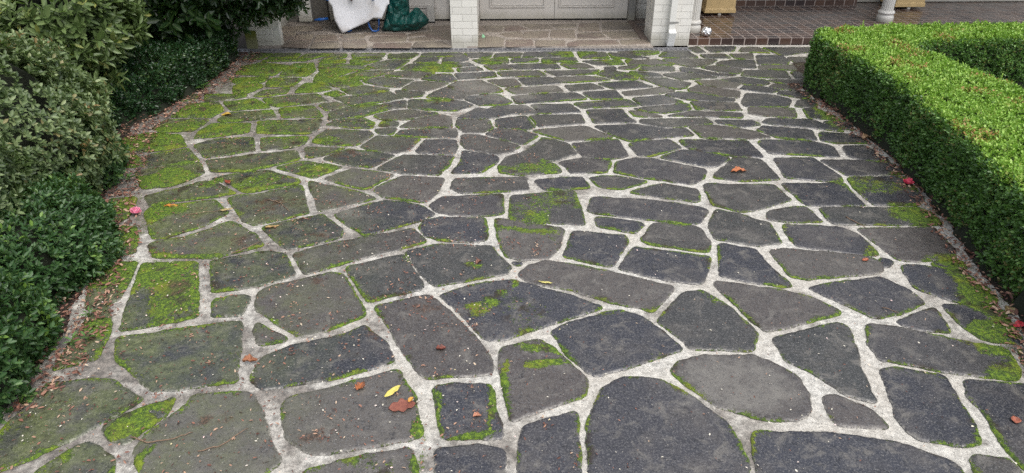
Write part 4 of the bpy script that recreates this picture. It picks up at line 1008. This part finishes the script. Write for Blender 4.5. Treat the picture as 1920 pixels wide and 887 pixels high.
B('wall', -3.19, -2.62, 10.05, 10.155, .04, 2.948, plain('dark_boarding', (.16, .15, .135), .7, .3, 20, .2), .0)
B('cover_panel', -3.03, -2.84, 10.0, 10.045, .05, .9, trim_mat, .003)
# roof and fascia above the picture
B('roof', -3.9, 9.8, 8.5, 11.3, 2.95, 3.07, plain('roof_sheet', (.30, .29, .28), .6), .01)
B('gutter', -3.9, 9.8, 8.38, 8.497, 2.91, 3.03, trim_mat, .02)
# porch
B('porch_floor', 2.30, 9.5, 8.79, 10.97, .0, .09, tile, .0)
B('side_strip', 1.80, 2.12, 9.205, 10.11, .03, .052, tile, .0)
B('apron_edge', 1.70, 1.79, 8.9, 9.97, .03, .056, plain('edge_stone', (.16, .12, .10), .7, .6, 30, .4), .008)
# downpipe
dp = MB(); dp.box(1.985, 2.065, 8.66, 8.742, .20, 2.45, .006); dpo = dp.build('downpipe', trim_mat, house)
m = MB(); m.box(-.045, .045, -.045, .045, -.10, .10, .006, Matrix.Translation((2.03, 8.675, .125)) @ Matrix.Rotation(R_(20), 4, 'X')); m.build('shoe', plain('bright_white', (.88, .88, .86), .45), dpo)
MB().box(1.950, 2.100, 8.655, 8.6595, .305, .33, .001).build('bracket', grey_mat, dpo)
# fluted columns
def column(x, y, r=.062):
    c = empty('porch_column', (x, y, .09)); c.parent = house
    m = MB(); m.lathe([(r*1.35, 0), (r*1.38, .012), (r*1.42, .03), (r*1.42, .055), (r*1.35, .075), (r*1.22, .088), (r*1.20, .095)], seg=40); m.build('base', column_mat, c, True, autos=40)
    m = MB(); m.lathe([(r*1.20, .0955), (r*1.32, .105), (r*1.40, .12), (r*1.32, .138), (r*1.15, .150)], seg=40); m.build('torus', column_mat, c, True, autos=40)
    m = MB(); m.lathe([(r*1.05, .1505), (r, .19), (r*.98, 1.2), (r*.9, 2.74)], seg=144, flute=18, fdepth=.008); m.build('shaft', column_mat, c, True, autos=35)
    m = MB(); m.lathe([(r*.92, 2.7405), (r*1.3, 2.79), (r*1.5, 2.855)], seg=40); m.build('capital', column_mat, c, True, autos=35)
    return c
column(2.43, 9.16, .074); column(5.30, 9.70, .080)

# garage apron and drain
ap = grid_sheet('garage_apron', -3.22, 1.78, 8.66, 10.14, .035, apron_mat, lambda X, Y: .037+.0018*vn(X, Y, 30), lambda X, Y: dict(moss=X*0-.2, grime=.2+.5*np.clip((-X-1.2)/1.6, 0, 1)+.3*vn(X, Y, 2.)))
tag(ap, 'pinkish brown stone paved apron in front of the garage doors', kind='structure')
build_slabs('apron_stones', WARM, warm_mat, .0405, amp=.003, parent=ap, mossy=False)
MB().box(-3.25, 1.80, 8.648, 8.66, -.02, .036).build('apron_edge', apron_mat, ap)
dg = empty('drain_grate', (0, 8.59, 0)); dg.rotation_euler = (0, 0, TH*.6); tag(dg, 'long galvanised steel channel drain grate in front of the garage', 'drain grate')
m = MB(); m.box(-3.5, 2.27, -.064, -.048, -.02, .012, .002); m.box(-3.5, 2.27, .048, .064, -.02, .014, .002); m.build('frame', steel_mat, dg)
MB().box(-3.49, 2.26, -.0475, .0475, -.03, -.012).build('channel', dark_gap, dg)
m = MB(); x = -3.48
m.box(-3.49, 2.26, -.0475, -.030, -.006, .0095); m.box(-3.49, 2.26, .032, .0475, -.006, .0095)
while x < 2.24:
    m.box(x, x+.022, -.0298, .0318, -.006, .009)
    x += .062
m.build('bars', steel_mat, dg)

# planters
def planter(x, y, label, w=.44, green=False):
    p = empty('planter_box', hx(x, y, .09), TH); tag(p, label, 'planter')
    h = .50; w2 = w/2; bm = bmesh.new()
    prof = [(w2*1.04, .035), (w2*1.04, .085), (w2*.985, .10), (w2*.94, h-.05), (w2*.97, h-.045), (w2*1.02, h-.03), (w2*1.02, h), (w2*.9, h), (w2*.86, h-.06), (w2*.5, h-.065)]
    rings = [[bm.verts.new((sx*r, sy*r, z)) for sx, sy in ((-1, -1), (1, -1), (1, 1), (-1, 1))] for r, z in prof]
    for a, b in zip(rings, rings[1:]):
        for i in range(4): bm.faces.new((a[i], a[(i+1) % 4], b[(i+1) % 4], b[i]))
    bm.faces.new(rings[0][::-1]); bm.faces.new(rings[-1])
    bmesh.ops.bevel(bm, geom=[e for e in bm.edges], offset=.004, segments=2, affect='EDGES')
    mb = MB(); mb.bm.free(); mb.bm = bm; mb.build('body', tan_mat, p)
    for sx, sy in ((-1, 1), (1, 1), (0, -1.04)):
        MB().box(sx*w2*.8-.022, sx*w2*.8+.022, sy*w2*.85-.02, sy*w2*.85+.02, 0, .034, .003).build('foot', column_mat, p)
    MB().box(-w2*.84, w2*.84, -w2*.84, w2*.84, h-.08, h-.062).build('soil', soil_mat, p)
planter(3.065, 10.31, 'square tan planter box behind the nearer fluted column')
planter(6.05, 10.66, 'square tan planter box standing right of the farther fluted column')

# foil ball
bm = bmesh.new(); bmesh.ops.create_icosphere(bm, subdivisions=4, radius=.066)
for v in bm.verts:
    u = v.co.normalized(); c = noise.voronoi(u*2.6)[0]; v.co = v.co*(1+.16*(c[1]-c[0])-.05+.10*noise.noise(u*4)+.05*noise.noise(u*11)); v.co.z = max(v.co.z*.95, -.055)
mb = MB(); mb.bm.free(); mb.bm = bm
fo = mb.build('foil_ball', foil_mat, None, False, hx(2.545, 8.90, .146)); tag(fo, 'crumpled ball of shiny silver foil at the foot of the column', 'foil ball')

# wheelbarrow under a dust sheet
wb = empty('wheelbarrow', hx(-2.12, 9.55, .04), TH); tag(wb, 'blue wheelbarrow mostly hidden under a white sheet', 'wheelbarrow')
for sx in (.25, -.12):
    pts = [(sx-.10, -.12, .33), (sx-.085, -.13, .20), (sx-.05, -.15, .07), (sx-.02, -.16, .022), (sx+.03, -.16, .015), (sx+.065, -.155, .03), (sx+.08, -.14, .12), (sx+.085, -.12, .33)]
    MB().tube(pts, .0125, 10).build('leg', blue_mat, wb, True)
m = MB(); bm = m.bm
r0 = [bm.verts.new(p) for p in ((-.22, -.1, .30), (.22, -.1, .30), (.22, .35, .30), (-.22, .35, .30))]; r1 = [bm.verts.new(p) for p in ((-.36, -.20, .56), (.36, -.20, .56), (.36, .55, .56), (-.36, .55, .56))]
for i in range(4): bm.faces.new((r0[i], r0[(i+1) % 4], r1[(i+1) % 4], r1[i]))
bm.faces.new(r0[::-1]); m.build('tray', blue_mat, wb)
for sx in (-1, 1): MB().tube([(sx*.18, .5, .2), (sx*.25, .1, .29), (sx*.30, -.25, .45), (sx*.30, -.45, .5)], .014, 8).build('handle', blue_mat, wb, True)
m = MB(); m.tube([(-.36, -.10, .175), (-.46, -.12, .168), (-.54, -.12, .160)], [.016, .020, .012], 10); m.build('grip', blue_mat, wb, True)
m = MB(); 
m.bm.free(); m.bm = bmesh.new(); mat_w = Matrix.Translation((0, .52, .19)) @ Matrix.Rotation(R_(90), 4, 'Y')
bmesh.ops.create_cone(m.bm, cap_ends=True, segments=28, radius1=.16, radius2=.16, depth=.07, matrix=mat_w); m.build('wheel', rubber_mat, wb, True, autos=40)
SH = [(-2.477,0.643),(-2.449,0.495),(-2.385,0.393),(-2.373,0.213),(-2.296,0.047),(-1.953,0.185),(-1.853,0.251),(-1.747,0.238),(-1.660,0.407),(-1.622,0.434),(-1.631,0.489),(-1.665,0.643)]
def inflate(name, outline, Y0, mat, step, yf, thick=None, parent=None, smooth=True, attrs=None):
    pts = []
    n = len(outline)
    for i in range(n):
        a, b = Vector(outline[i]), Vector(outline[(i+1) % n]); k = max(1, int((b-a).length/step))
        for j in range(k): pts.append(a.lerp(b, j/k))
    O = np.array([tuple(p) for p in pts]); nO = len(O)
    lo, hi = O.min(0), O.max(0); gx, gy = np.meshgrid(np.arange(lo[0], hi[0], step), np.arange(lo[1], hi[1], step))
    Q = np.stack([gx.ravel(), gy.ravel()], 1)+rng.uniform(-.2, .2, (gx.size, 2))*step
    poly = [tuple(p) for p in O]
    k = seg_inside(poly, Q[:, 0], Q[:, 1]); Q = Q[k]; Q = Q[seg_dist(poly, Q[:, 0], Q[:, 1]) > step*.6]
    r = delaunay_2d_cdt([Vector(p) for p in O]+[Vector(p) for p in Q], [], [list(range(nO))], 1, 1e-5)
    vv = np.array([tuple(p) for p in r[0]]); e = seg_dist(poly, vv[:, 0], vv[:, 1])
    V = [(x, Y0+yf(x, z, d, 1), z) for (x, z), d in zip(vv, e)]; Fc = [list(f) for f in r[2]]
    if thick is None:
        b = len(V); V += [(x, Y0+yf(x, z, d, -1), z) for (x, z), d in zip(vv, e)]; Fc += [[b+i for i in f[::-1]] for f in r[2]]
    return V, Fc
def cloth_y(x, z, d, s):
    f = .010*math.sin(x*9+z*5)+.018*noise.noise((x*4, z*4, 1))
    back = max(0, z-.50)
    return f-.02+.35*min(.35, back*1.0)
V, Fc = inflate('dust_sheet', [tuple(p) for p in SH], 9.30, None, .022, cloth_y, thick=1)
n0 = NT('white_cloth'); cc = n0.mix(n0.smooth(n0.noise(4, 4, .6), .5, .8), (.84, .85, .90), (.70, .67, .66)); cloth_mat = n0.out(cc, .8, n0.bump(n0.noise(25, 4, .6), .4, .006))
sh = mesh_obj('dust_sheet', V, Fc, cloth_mat, None, True); so = sh.modifiers.new('thick', 'SOLIDIFY'); so.thickness = .004
tag(sh, 'white sheet draped over the wheelbarrow with one corner touching the floor', 'sheet')
V = [(-2.16, 9.255, .62), (-2.06, 9.25, .63), (-2.09, 9.235, .50), (-2.115, 9.235, .465), (-2.14, 9.245, .50), (-2.11, 9.222, .55)]
ff = mesh_obj('leather_flap', V, [(0, 4, 5), (4, 3, 5), (3, 2, 5), (2, 1, 5), (1, 0, 5)], plain('brown_leather', (.07, .03, .02), .6)); ff.modifiers.new('t', 'SOLIDIFY').thickness = .006
tag(ff, 'small dark brown pointed flap lying on the white sheet', 'flap')
BG = [(-1.569,0.594),(-1.395,0.584),(-1.382,0.465),(-1.388,0.405),(-1.390,0.274),(-1.309,0.353),(-1.258,0.340),(-1.131,0.192),(-1.151,0.130),(-1.289,0.045),(-1.544,0.035),(-1.703,0.039),(-1.793,0.042),(-1.727,0.233),(-1.682,0.375),(-1.620,0.485)]
n0 = NT('green_tarp'); hh = n0.noise(9, 4, .7, dist=1.2)
weave = n0.noise(300, 1, .5)
tarp_mat = n0.out(n0.mix(n0.smooth(hh, .3, .7), (.003, .050, .044), (.008, .10, .085)), .33, n0.bump(n0.math('ADD', hh, n0.math('MULTIPLY', weave, .08)), .9, .02))
def bag_y(x, z, d, s):
    cr = noise.voronoi((x*7, z*7, s*.5))[0]; rid = cr[1]-cr[0]
    w = .16*(min(1, d/.12))**.55
    return -s*(w+(.10*rid-.03)*min(1, d/.03)) - .015*noise.noise((x*20, z*20, s))*min(1, d/.02)
V, Fc = inflate('bag', [tuple(p) for p in BG], 9.45, None, .016, bag_y)
bag = mesh_obj('tarpaulin_bag', V, Fc, tarp_mat, None, False); bag['label'] = 'crumpled dark green woven plastic bag slumped beside the white sheet'; bag['category'] = 'bag'
bm = bmesh.new(); bm.from_mesh(bag.data); bmesh.ops.remove_doubles(bm, verts=bm.verts, dist=.0005); bmesh.ops.recalc_face_normals(bm, faces=bm.faces); bm.to_mesh(bag.data); bm.free()
bk = empty('door_block', hx(-1.13, 9.98, .04), TH); 
o = MB().box(-.055, .045, -.02, .03, 0, .22, .004).build('slab', plain('pale_slab', (.52, .50, .46), .8, .4, 30, .15), bk)
MB().box(-.06, .05, -.028, .035, -.0, .012, .002, Matrix.Translation((0, -.012, 0))).build('base', dark_gap, bk)
tag(bk, 'pale upright slab leaning on the left garage door behind the green bag', 'slab')
V = [(0, 0, 0), (.035, 0, .0), (.045, .02, .012), (.012, .012, .05), (.002, .02, .03)]
sp_ = mesh_obj('plastic_scrap', V, [(0, 1, 3), (1, 2, 3), (0, 3, 4), (2, 4, 3)], plain('mint_plastic', (.30, .60, .36), .5), None, False, None, (-.40, 8.86+.2, .041)); sp_.modifiers.new('t', 'SOLIDIFY').thickness = .003
tag(sp_, 'tiny pale green plastic scrap on the apron beside the middle brick pier', 'scrap')

# ---------------------------------------------------------------- litter
def litter(name, X, Y, Z, size, wr, mat, rnd, curl=.5, tmpl='O'):
    n = len(X); a = rng.uniform(0, 6.28, n)
    D = np.stack([np.cos(a), np.sin(a), rng.normal(.0, .22, n)*curl], 1); N = np.stack([rng.normal(0, .35*curl, n), rng.normal(0, .35*curl, n), np.ones(n)], 1)
    return leaves(name, np.stack([X, Y, Z], 1), D, N, size, wr, mat, rnd, tmpl)
n0 = NT('dead_leaf'); dead_mat = n0.out(n0.ramp(n0.attr('rnd'), [(0, (.06, .028, .02)), (.25, (.14, .06, .042)), (.5, (.24, .11, .075)), (.75, (.38, .24, .16)), (1, (.55, .46, .34))]), .7)
n0 = NT('petal'); petal_mat = n0.out(n0.ramp(n0.attr('rnd'), [(0, (.50, .47, .38)), (.6, (.66, .62, .52)), (.9, (.70, .52, .50)), (1, (.60, .60, .15))]), .6)
def along(E, n, y0, y1, lo, hi, sgn):
    Y = rng.uniform(y0, y1, n); s = lo+(hi-lo)*rng.beta(1.3, 1.8, n); return edge_x(E, Y)+sgn*s, Y
X1, Y1 = along(LE, 5000, 2.2, 8.45, -.24, .40, -1); X2, Y2 = along(RE, 2600, 1.8, 7.2, -.13, .28, 1)
X3 = -3.2+3.4*rng.beta(1, 1.4, 4600); Y3 = 1.9+6.4*rng.beta(1, 1.2, 4600)
X4 = rng.uniform(-1.6, 2.6, 1300); Y4 = 1.9+5.6*rng.beta(1, 1.4, 1300)
cl = []
for _ in range(110):
    cx, cy = rng.uniform(-2.6, .3), rng.uniform(2.0, 6.0); k = rng.integers(5, 18); cl.append(np.stack([cx+rng.normal(0, .035, k), cy+rng.normal(0, .035, k)], 1))
cl = np.concatenate(cl)
X = np.concatenate([X1, X2, X3, X4, cl[:, 0]]); Y = np.concatenate([Y1, Y2, Y3, Y4, cl[:, 1]])
sz = np.concatenate([rng.uniform(.014, .040, len(X1)), rng.uniform(.016, .042, len(X2)), rng.uniform(.008, .024, len(X3)), rng.uniform(.006, .016, len(X4)), rng.uniform(.008, .022, len(cl))])
ok = edge_x(LE, Y) -.7 < X
X, Y, sz = X[ok], Y[ok], sz[ok]
outb = (X < edge_x(LE, Y)-.05) | (X > edge_x(RE, Y)+.05)
Z = np.where(outb, .034, .013+.012*np.clip((moss_field(X, Y)-.35)*3, 0, 1))+rng.uniform(0, .012, len(X))*np.where(outb, 1.6, .5)
o = litter('leaf_litter', X, Y, Z, sz, .42, dead_mat, np.clip(rng.beta(1.6, 2.2, len(X)), 0, 1), 1.6); tag(o, 'small brown dead leaves and flecks strewn on paving and beds', kind='stuff')
n = 650; Xp = np.where(rng.random(n) < .72, rng.uniform(-2.7, -.2, n), rng.uniform(-.2, 2.7, n)); Yp = 1.9+5.8*rng.beta(1.1, 1.6, n)
o = litter('scattered_petals', Xp, Yp, .014+.012*np.clip((moss_field(Xp, Yp)-.35)*3, 0, 1), rng.uniform(.006, .015, n), .6, petal_mat, rng.uniform(0, .97, n), .5); tag(o, 'tiny pale petals strewn over the paving', kind='stuff')
ng = 3500; Xg = rng.uniform(-3.1, 3.0, ng); Yg = 1.9+5*rng.beta(1, 1.8, ng)
o = litter('loose_grit', Xg, Yg, np.full(ng, .0125), rng.uniform(.003, .007, ng), .7, plain('grit', (.30, .28, .25), .8), rng.uniform(0, 1, ng), .6, 'S'); tag(o, 'pale grit lying on the paving', kind='stuff')
# moss tufts standing up from the slabs
nm = 150000
Xm = rng.uniform(-3.4, 3.1, nm); Ym = 1.95+6.4*rng.beta(1.0, 1.5, nm); mm_ = moss_field(Xm, Ym)
mm_ += np.array([noise.noise((x*14, y*14, 2.)) for x, y in zip(Xm, Ym)])*.35
k = mm_ > .62; Xm, Ym = Xm[k], Ym[k]
nn_ = len(Xm); D = np.stack([rng.normal(0, .7, nn_), rng.normal(0, .7, nn_), np.ones(nn_)], 1); N = rng.normal(size=(nn_, 3))
moss_m = leaf_mat('moss_tuft', [(0, (.035, .07, .008)), (.5, (.10, .165, .010)), (1, (.21, .27, .025))], .8, trans=.3, spec=.1)
o = leaves('moss', np.stack([Xm, Ym, np.full(nn_, .008)], 1), D, N, rng.uniform(.006, .013, nn_), .4, moss_m, np.clip(rng.uniform(0, 1, nn_)*.7+.5*np.array([noise.noise((x*5, y*5, 7.)) for x, y in zip(Xm, Ym)])+.15, 0, 1)); tag(o, 'bright green moss cushions on the paving', kind='stuff')

# ---------------------------------------------------------------- single leaves, twigs, flowers
def curled(name, x, y, L, W, rot, c, label, curl=.35, lobes=0, z=.016, cat='leaf', c2=None, seed=0, stalk=True, group='large leaves fallen on the paving'):
    nu, nv = 14, 9; V = []; Fc = []
    rs = random.Random(seed*13+5)
    for i in range(nu+1):
        u = i/nu; w = W*.5*math.sin(math.pi*min(1, max(0, u*.96+.02)))**.75
        if lobes: w *= .70+.38*abs(math.sin(u*math.pi*lobes+seed))
        for j in range(nv+1):
            v = j/nv*2-1
            zz = curl*(abs(v)**2)*w*.9+curl*.28*L*math.sin(u*math.pi*1.2+seed)*.5+.12*L*curl*noise.noise((u*5+seed, v*3, 1))*2
            V.append(((u-.5)*L, v*w*(1-.18*curl*abs(v)), max(0, zz)))
    for i in range(nu):
        for j in range(nv):
            a = i*(nv+1)+j; Fc.append((a, a+1, a+nv+2, a+nv+1))
    nm_ = NT('leaf_'+name); r = nm_.noise(60, 4, .7, vec=nm_.obj()); c2 = c2 or tuple(q*.45 for q in c)
    mt = nm_.out(nm_.mix(nm_.smooth(r, .38, .68), c, c2), .55, nm_.bump(r, .4, .003))
    o = mesh_obj(name, V, Fc, mt, None, True, None, (x, y, z)); o.rotation_euler = (0, 0, rot); so = o.modifiers.new('t', 'SOLIDIFY'); so.thickness = .0012
    tag(o, label, cat, group)
    if stalk: MB().tube([(L*.49, 0, .002), (L*.62, .004, .004), (L*.74, .012, .003)], [.0016, .0013, .0012], 5).build('stalk', plain('stalk', (.10, .06, .03), .7), o)
    return o
OR = (.30, .115, .05); BR = (.18, .075, .045); TAN = (.42, .26, .12); YE = (.62, .52, .14); RB = (.24, .085, .055)
curled('fallen_leaf', -1.33, 2.64, .072, .055, .4, OR, 'curled orange brown leaf on the mortar joint near the lower left', 1.0, 2, seed=1)
curled('fallen_leaf', -.735, 2.455, .066, .052, 1.2, (.38, .12, .035), 'ragged rust orange leaf left of the yellow and brown leaf pair', .7, 3, seed=2, c2=(.12, .05, .03))
curled('fallen_leaf', -.515, 2.325, .125, .085, .25, RB, 'large reddish brown leaf lying under the yellow leaf', .22, 3, seed=3, c2=(.17, .055, .04))
curled('fallen_leaf', -.57, 2.405, .098, .036, .85, YE, 'long pale yellow leaf lying on the large reddish brown leaf', .25, 0, seed=4, z=.032, c2=(.55, .48, .10))
curled('fallen_leaf', -.475, 2.345, .034, .026, .9, (.62, .30, .05), 'small golden leaf on the right tip of the reddish brown leaf', .4, 0, seed=5, z=.036, stalk=False)
curled('fallen_leaf', 1.81, 4.92, .125, .075, .1, (.48, .16, .06), 'ragged bright orange leaf on a dark slab right of centre', .55, 4, seed=6)
curled('fallen_leaf', -2.47, 4.33, .10, .04, .1, (.50, .20, .03), 'orange leaf on the mossy slab right of the pink flower', .3, 0, seed=7)
curled('fallen_leaf', -2.05, 4.27, .10, .032, .5, (.42, .32, .14), 'pale tan leaf lying at the end of a thin twig', .3, 0, seed=8)
curled('fallen_leaf', .20, 3.35, .085, .020, 2.9, (.62, .55, .18), 'narrow yellow leaf lying on the joint in the middle', .4, 0, seed=9)
curled('fallen_leaf', 2.23, 3.60, .045, .034, .2, (.40, .12, .06), 'small red brown leaf on a slab in the right foreground', .5, 0, seed=10)
curled('fallen_leaf', -2.76, 6.21, .09, .06, .2, (.62, .40, .06), 'golden yellow leaf on a grey slab at the upper left', .5, 0, seed=11)
curled('fallen_leaf', -.21, 3.57, .05, .035, .8, BR, 'brown crumpled leaf beside the round moss patch', .9, 3, seed=12, stalk=False)
curled('fallen_leaf', -.16, 2.26, .040, .032, .3, (.45, .20, .12), 'curled pinkish brown leaf on the small square mossy slab', .9, 2, seed=13)
curled('fallen_leaf', -1.64, 4.02, .10, .030, .6, (.42, .28, .11), 'curled tan leaf on the slab at left of centre', .6, 0, seed=14)
curled('fallen_leaf', -.37, 2.74, .052, .045, .3, (.20, .06, .04), 'dark red crumpled leaf on the long slab below centre', 1.0, 3, seed=15, stalk=False)
curled('fallen_leaf', 2.30, 2.235, .042, .045, 1.1, (.38, .12, .07), 'small brick red leaf on the slab at the lower right', .4, 0, seed=16)
curled('fallen_leaf', 2.80, 3.07, .07, .055, .9, (.34, .26, .12), 'broad tan leaf on the bed edge under the hedge at right', .5, 0, seed=17)
curled('fallen_leaf', 2.77, 2.93, .075, .055, .1, (.50, .035, .05), 'bright crimson leaf at the right edge near the hedge', .5, 0, seed=18, stalk=False)
curled('fallen_leaf', 3.15, 5.62, .10, .07, .4, (.40, .26, .15), 'pale tan curled leaf beside the middle of the hedge base', .8, 2, seed=19)
curled('fallen_leaf', -2.20, 4.72, .10, .045, 2.2, (.30, .06, .03), 'red leaf among moss beyond the pink flower', .5, 0, seed=20)
def flower(x, y, c, label, r=.045, petals=9, seed=0):
    f = empty('camellia_flower', (x, y, .012)); tag(f, label, 'flower', 'camellia blooms dropped on the paving')
    rs = random.Random(seed); mt = plain('petal_'+str(seed), c, .5, .2, 40, .25)
    for k in range(petals):
        a = k*2.399; el = .25+.9*k/petals; V = []; Fc = []
        for i in range(6):
            u = i/5; w = r*.75*math.sin(math.pi*(.12+.8*u))**.7
            for j in range(5):
                v = j/4*2-1; px = r*(u)*math.cos(el*u*1.2); pz = r*u*math.sin(el*u*1.2)+.18*r*v*v+.004
                V.append((px*math.cos(a)-v*w*.6*math.sin(a), px*math.sin(a)+v*w*.6*math.cos(a), pz))
        for i in range(5):
            for j in range(4): q = i*5+j; Fc.append((q, q+1, q+6, q+5))
        o = mesh_obj('petal', V, Fc, mt, f, True); o.modifiers.new('t', 'SOLIDIFY').thickness = .001
flower(-2.67, 4.22, (.74, .24, .36), 'pink camellia bloom fallen on the joint beside the azalea', .043, 10, 1)
flower(3.05, 4.69, (.72, .06, .12), 'crimson pink camellia bloom fallen beside the hedge at right', .046, 6, 2)
def twig(pts, r, label, side=None):
    P = []
    for a, b in zip(pts, pts[1:]):
        for k in range(5): P.append((a[0]+(b[0]-a[0])*k/5+random.uniform(-.003, .003), a[1]+(b[1]-a[1])*k/5+random.uniform(-.003, .003), .013+random.uniform(0, .006)))
    P.append((*pts[-1], .013)); c = P[0]
    m = MB(); m.tube([(p[0]-c[0], p[1]-c[1], p[2]) for p in P], [r*(1-.5*i/len(P)) for i in range(len(P))], 6)
    if side: m.tube([(p[0]-c[0], p[1]-c[1], .014) for p in side], [r*.6, r*.4], 5)
    o = m.build('twig', plain('twig_bark', (.20, .13, .085), .8, .4, 80, .3), None, True, (c[0], c[1], 0)); tag(o, label, 'twig', 'twigs on the paving')
twig([(-1.80, 4.43), (-1.69, 4.38), (-1.59, 4.25)], .0035, 'bent thin twig on the dark slab at upper left of centre', [(-1.69, 4.38), (-1.64, 4.40)])
twig([(-1.69, 2.135), (-1.60, 2.10), (-1.50, 2.125), (-1.43, 2.165)], .0035, 'curved pale twig on the large dark slab at the lower left')
twig([(-1.36, 2.05), (-1.27, 2.09), (-1.19, 2.19)], .003, 'second thin twig further right on the same dark slab at lower left')
twig([(-1.80, 3.68), (-1.73, 3.74), (-1.66, 3.83)], .0035, 'straight twig at the right end of a mossy slab on the left')
twig([(2.35, 4.17), (2.42, 4.02)], .004, 'short brown twig crossing the joint below the mossy slab at right')
twig([(-2.30, 4.20), (-2.10, 4.26)], .002, 'very thin twig leading to the pale tan leaf')
twig([(2.10, 3.10), (2.17, 3.05)], .003, 'tiny twig on the slab in the right foreground')
# weeds
def weed(x, y, s, label, k=7, seed=1, z=.02):
    r = empty('weed', (x, y, z)); tag(r, label, 'weed', 'small weeds at the bed edge')
    n = k; a = np.arange(n)*2.4+seed; el = rng.uniform(.3, 1.0, n)
    D = np.stack([np.cos(a)*np.cos(el), np.sin(a)*np.cos(el), np.sin(el)], 1); P = D*np.array([.2, .2, .6])*s+rng.normal(0, .006, (n, 3)); P[:, 2] = np.abs(P[:, 2])
    N = np.stack([-np.cos(a)*.5, -np.sin(a)*.5, np.ones(n)], 1)
    leaves('foliage', P, D*np.array([1, 1, .35]), N, s*rng.uniform(.6, 1.1, n), .30, weed_mat, rng.uniform(0, 1, n), 'O', r)
    m = MB()
    for p in P: m.tube([(0, 0, -.01), tuple(p)], [.0022, .0015], 5)
    m.build('stem', weed_mat, r)
weed(-2.39, 2.76, .045, 'leafy green weed nearest the lower left shrub', 6, 1)
weed(-2.30, 2.77, .045, 'bright broad leaved weed between its two neighbours at lower left', 5, 3)
weed(-2.245, 2.81, .04, 'small weed closest to the paving at lower left', 5, 4)
weed(-2.43, 2.62, .05, 'long leaved weed in front of the lower left shrub', 5, 5)
weed(-2.42, 7.64, .07, 'grey green weed on the mossy slab near the drain', 9, 6)
weed(-3.28, 6.99, .08, 'green weed beside the low hedge', 8, 7)
weed(-2.98, 4.76, .06, 'ivy like weed at the foot of the azalea', 9, 8)
weed(-2.36, 3.02, .05, 'weed with bright leaves under the dark glossy shrub', 7, 9)
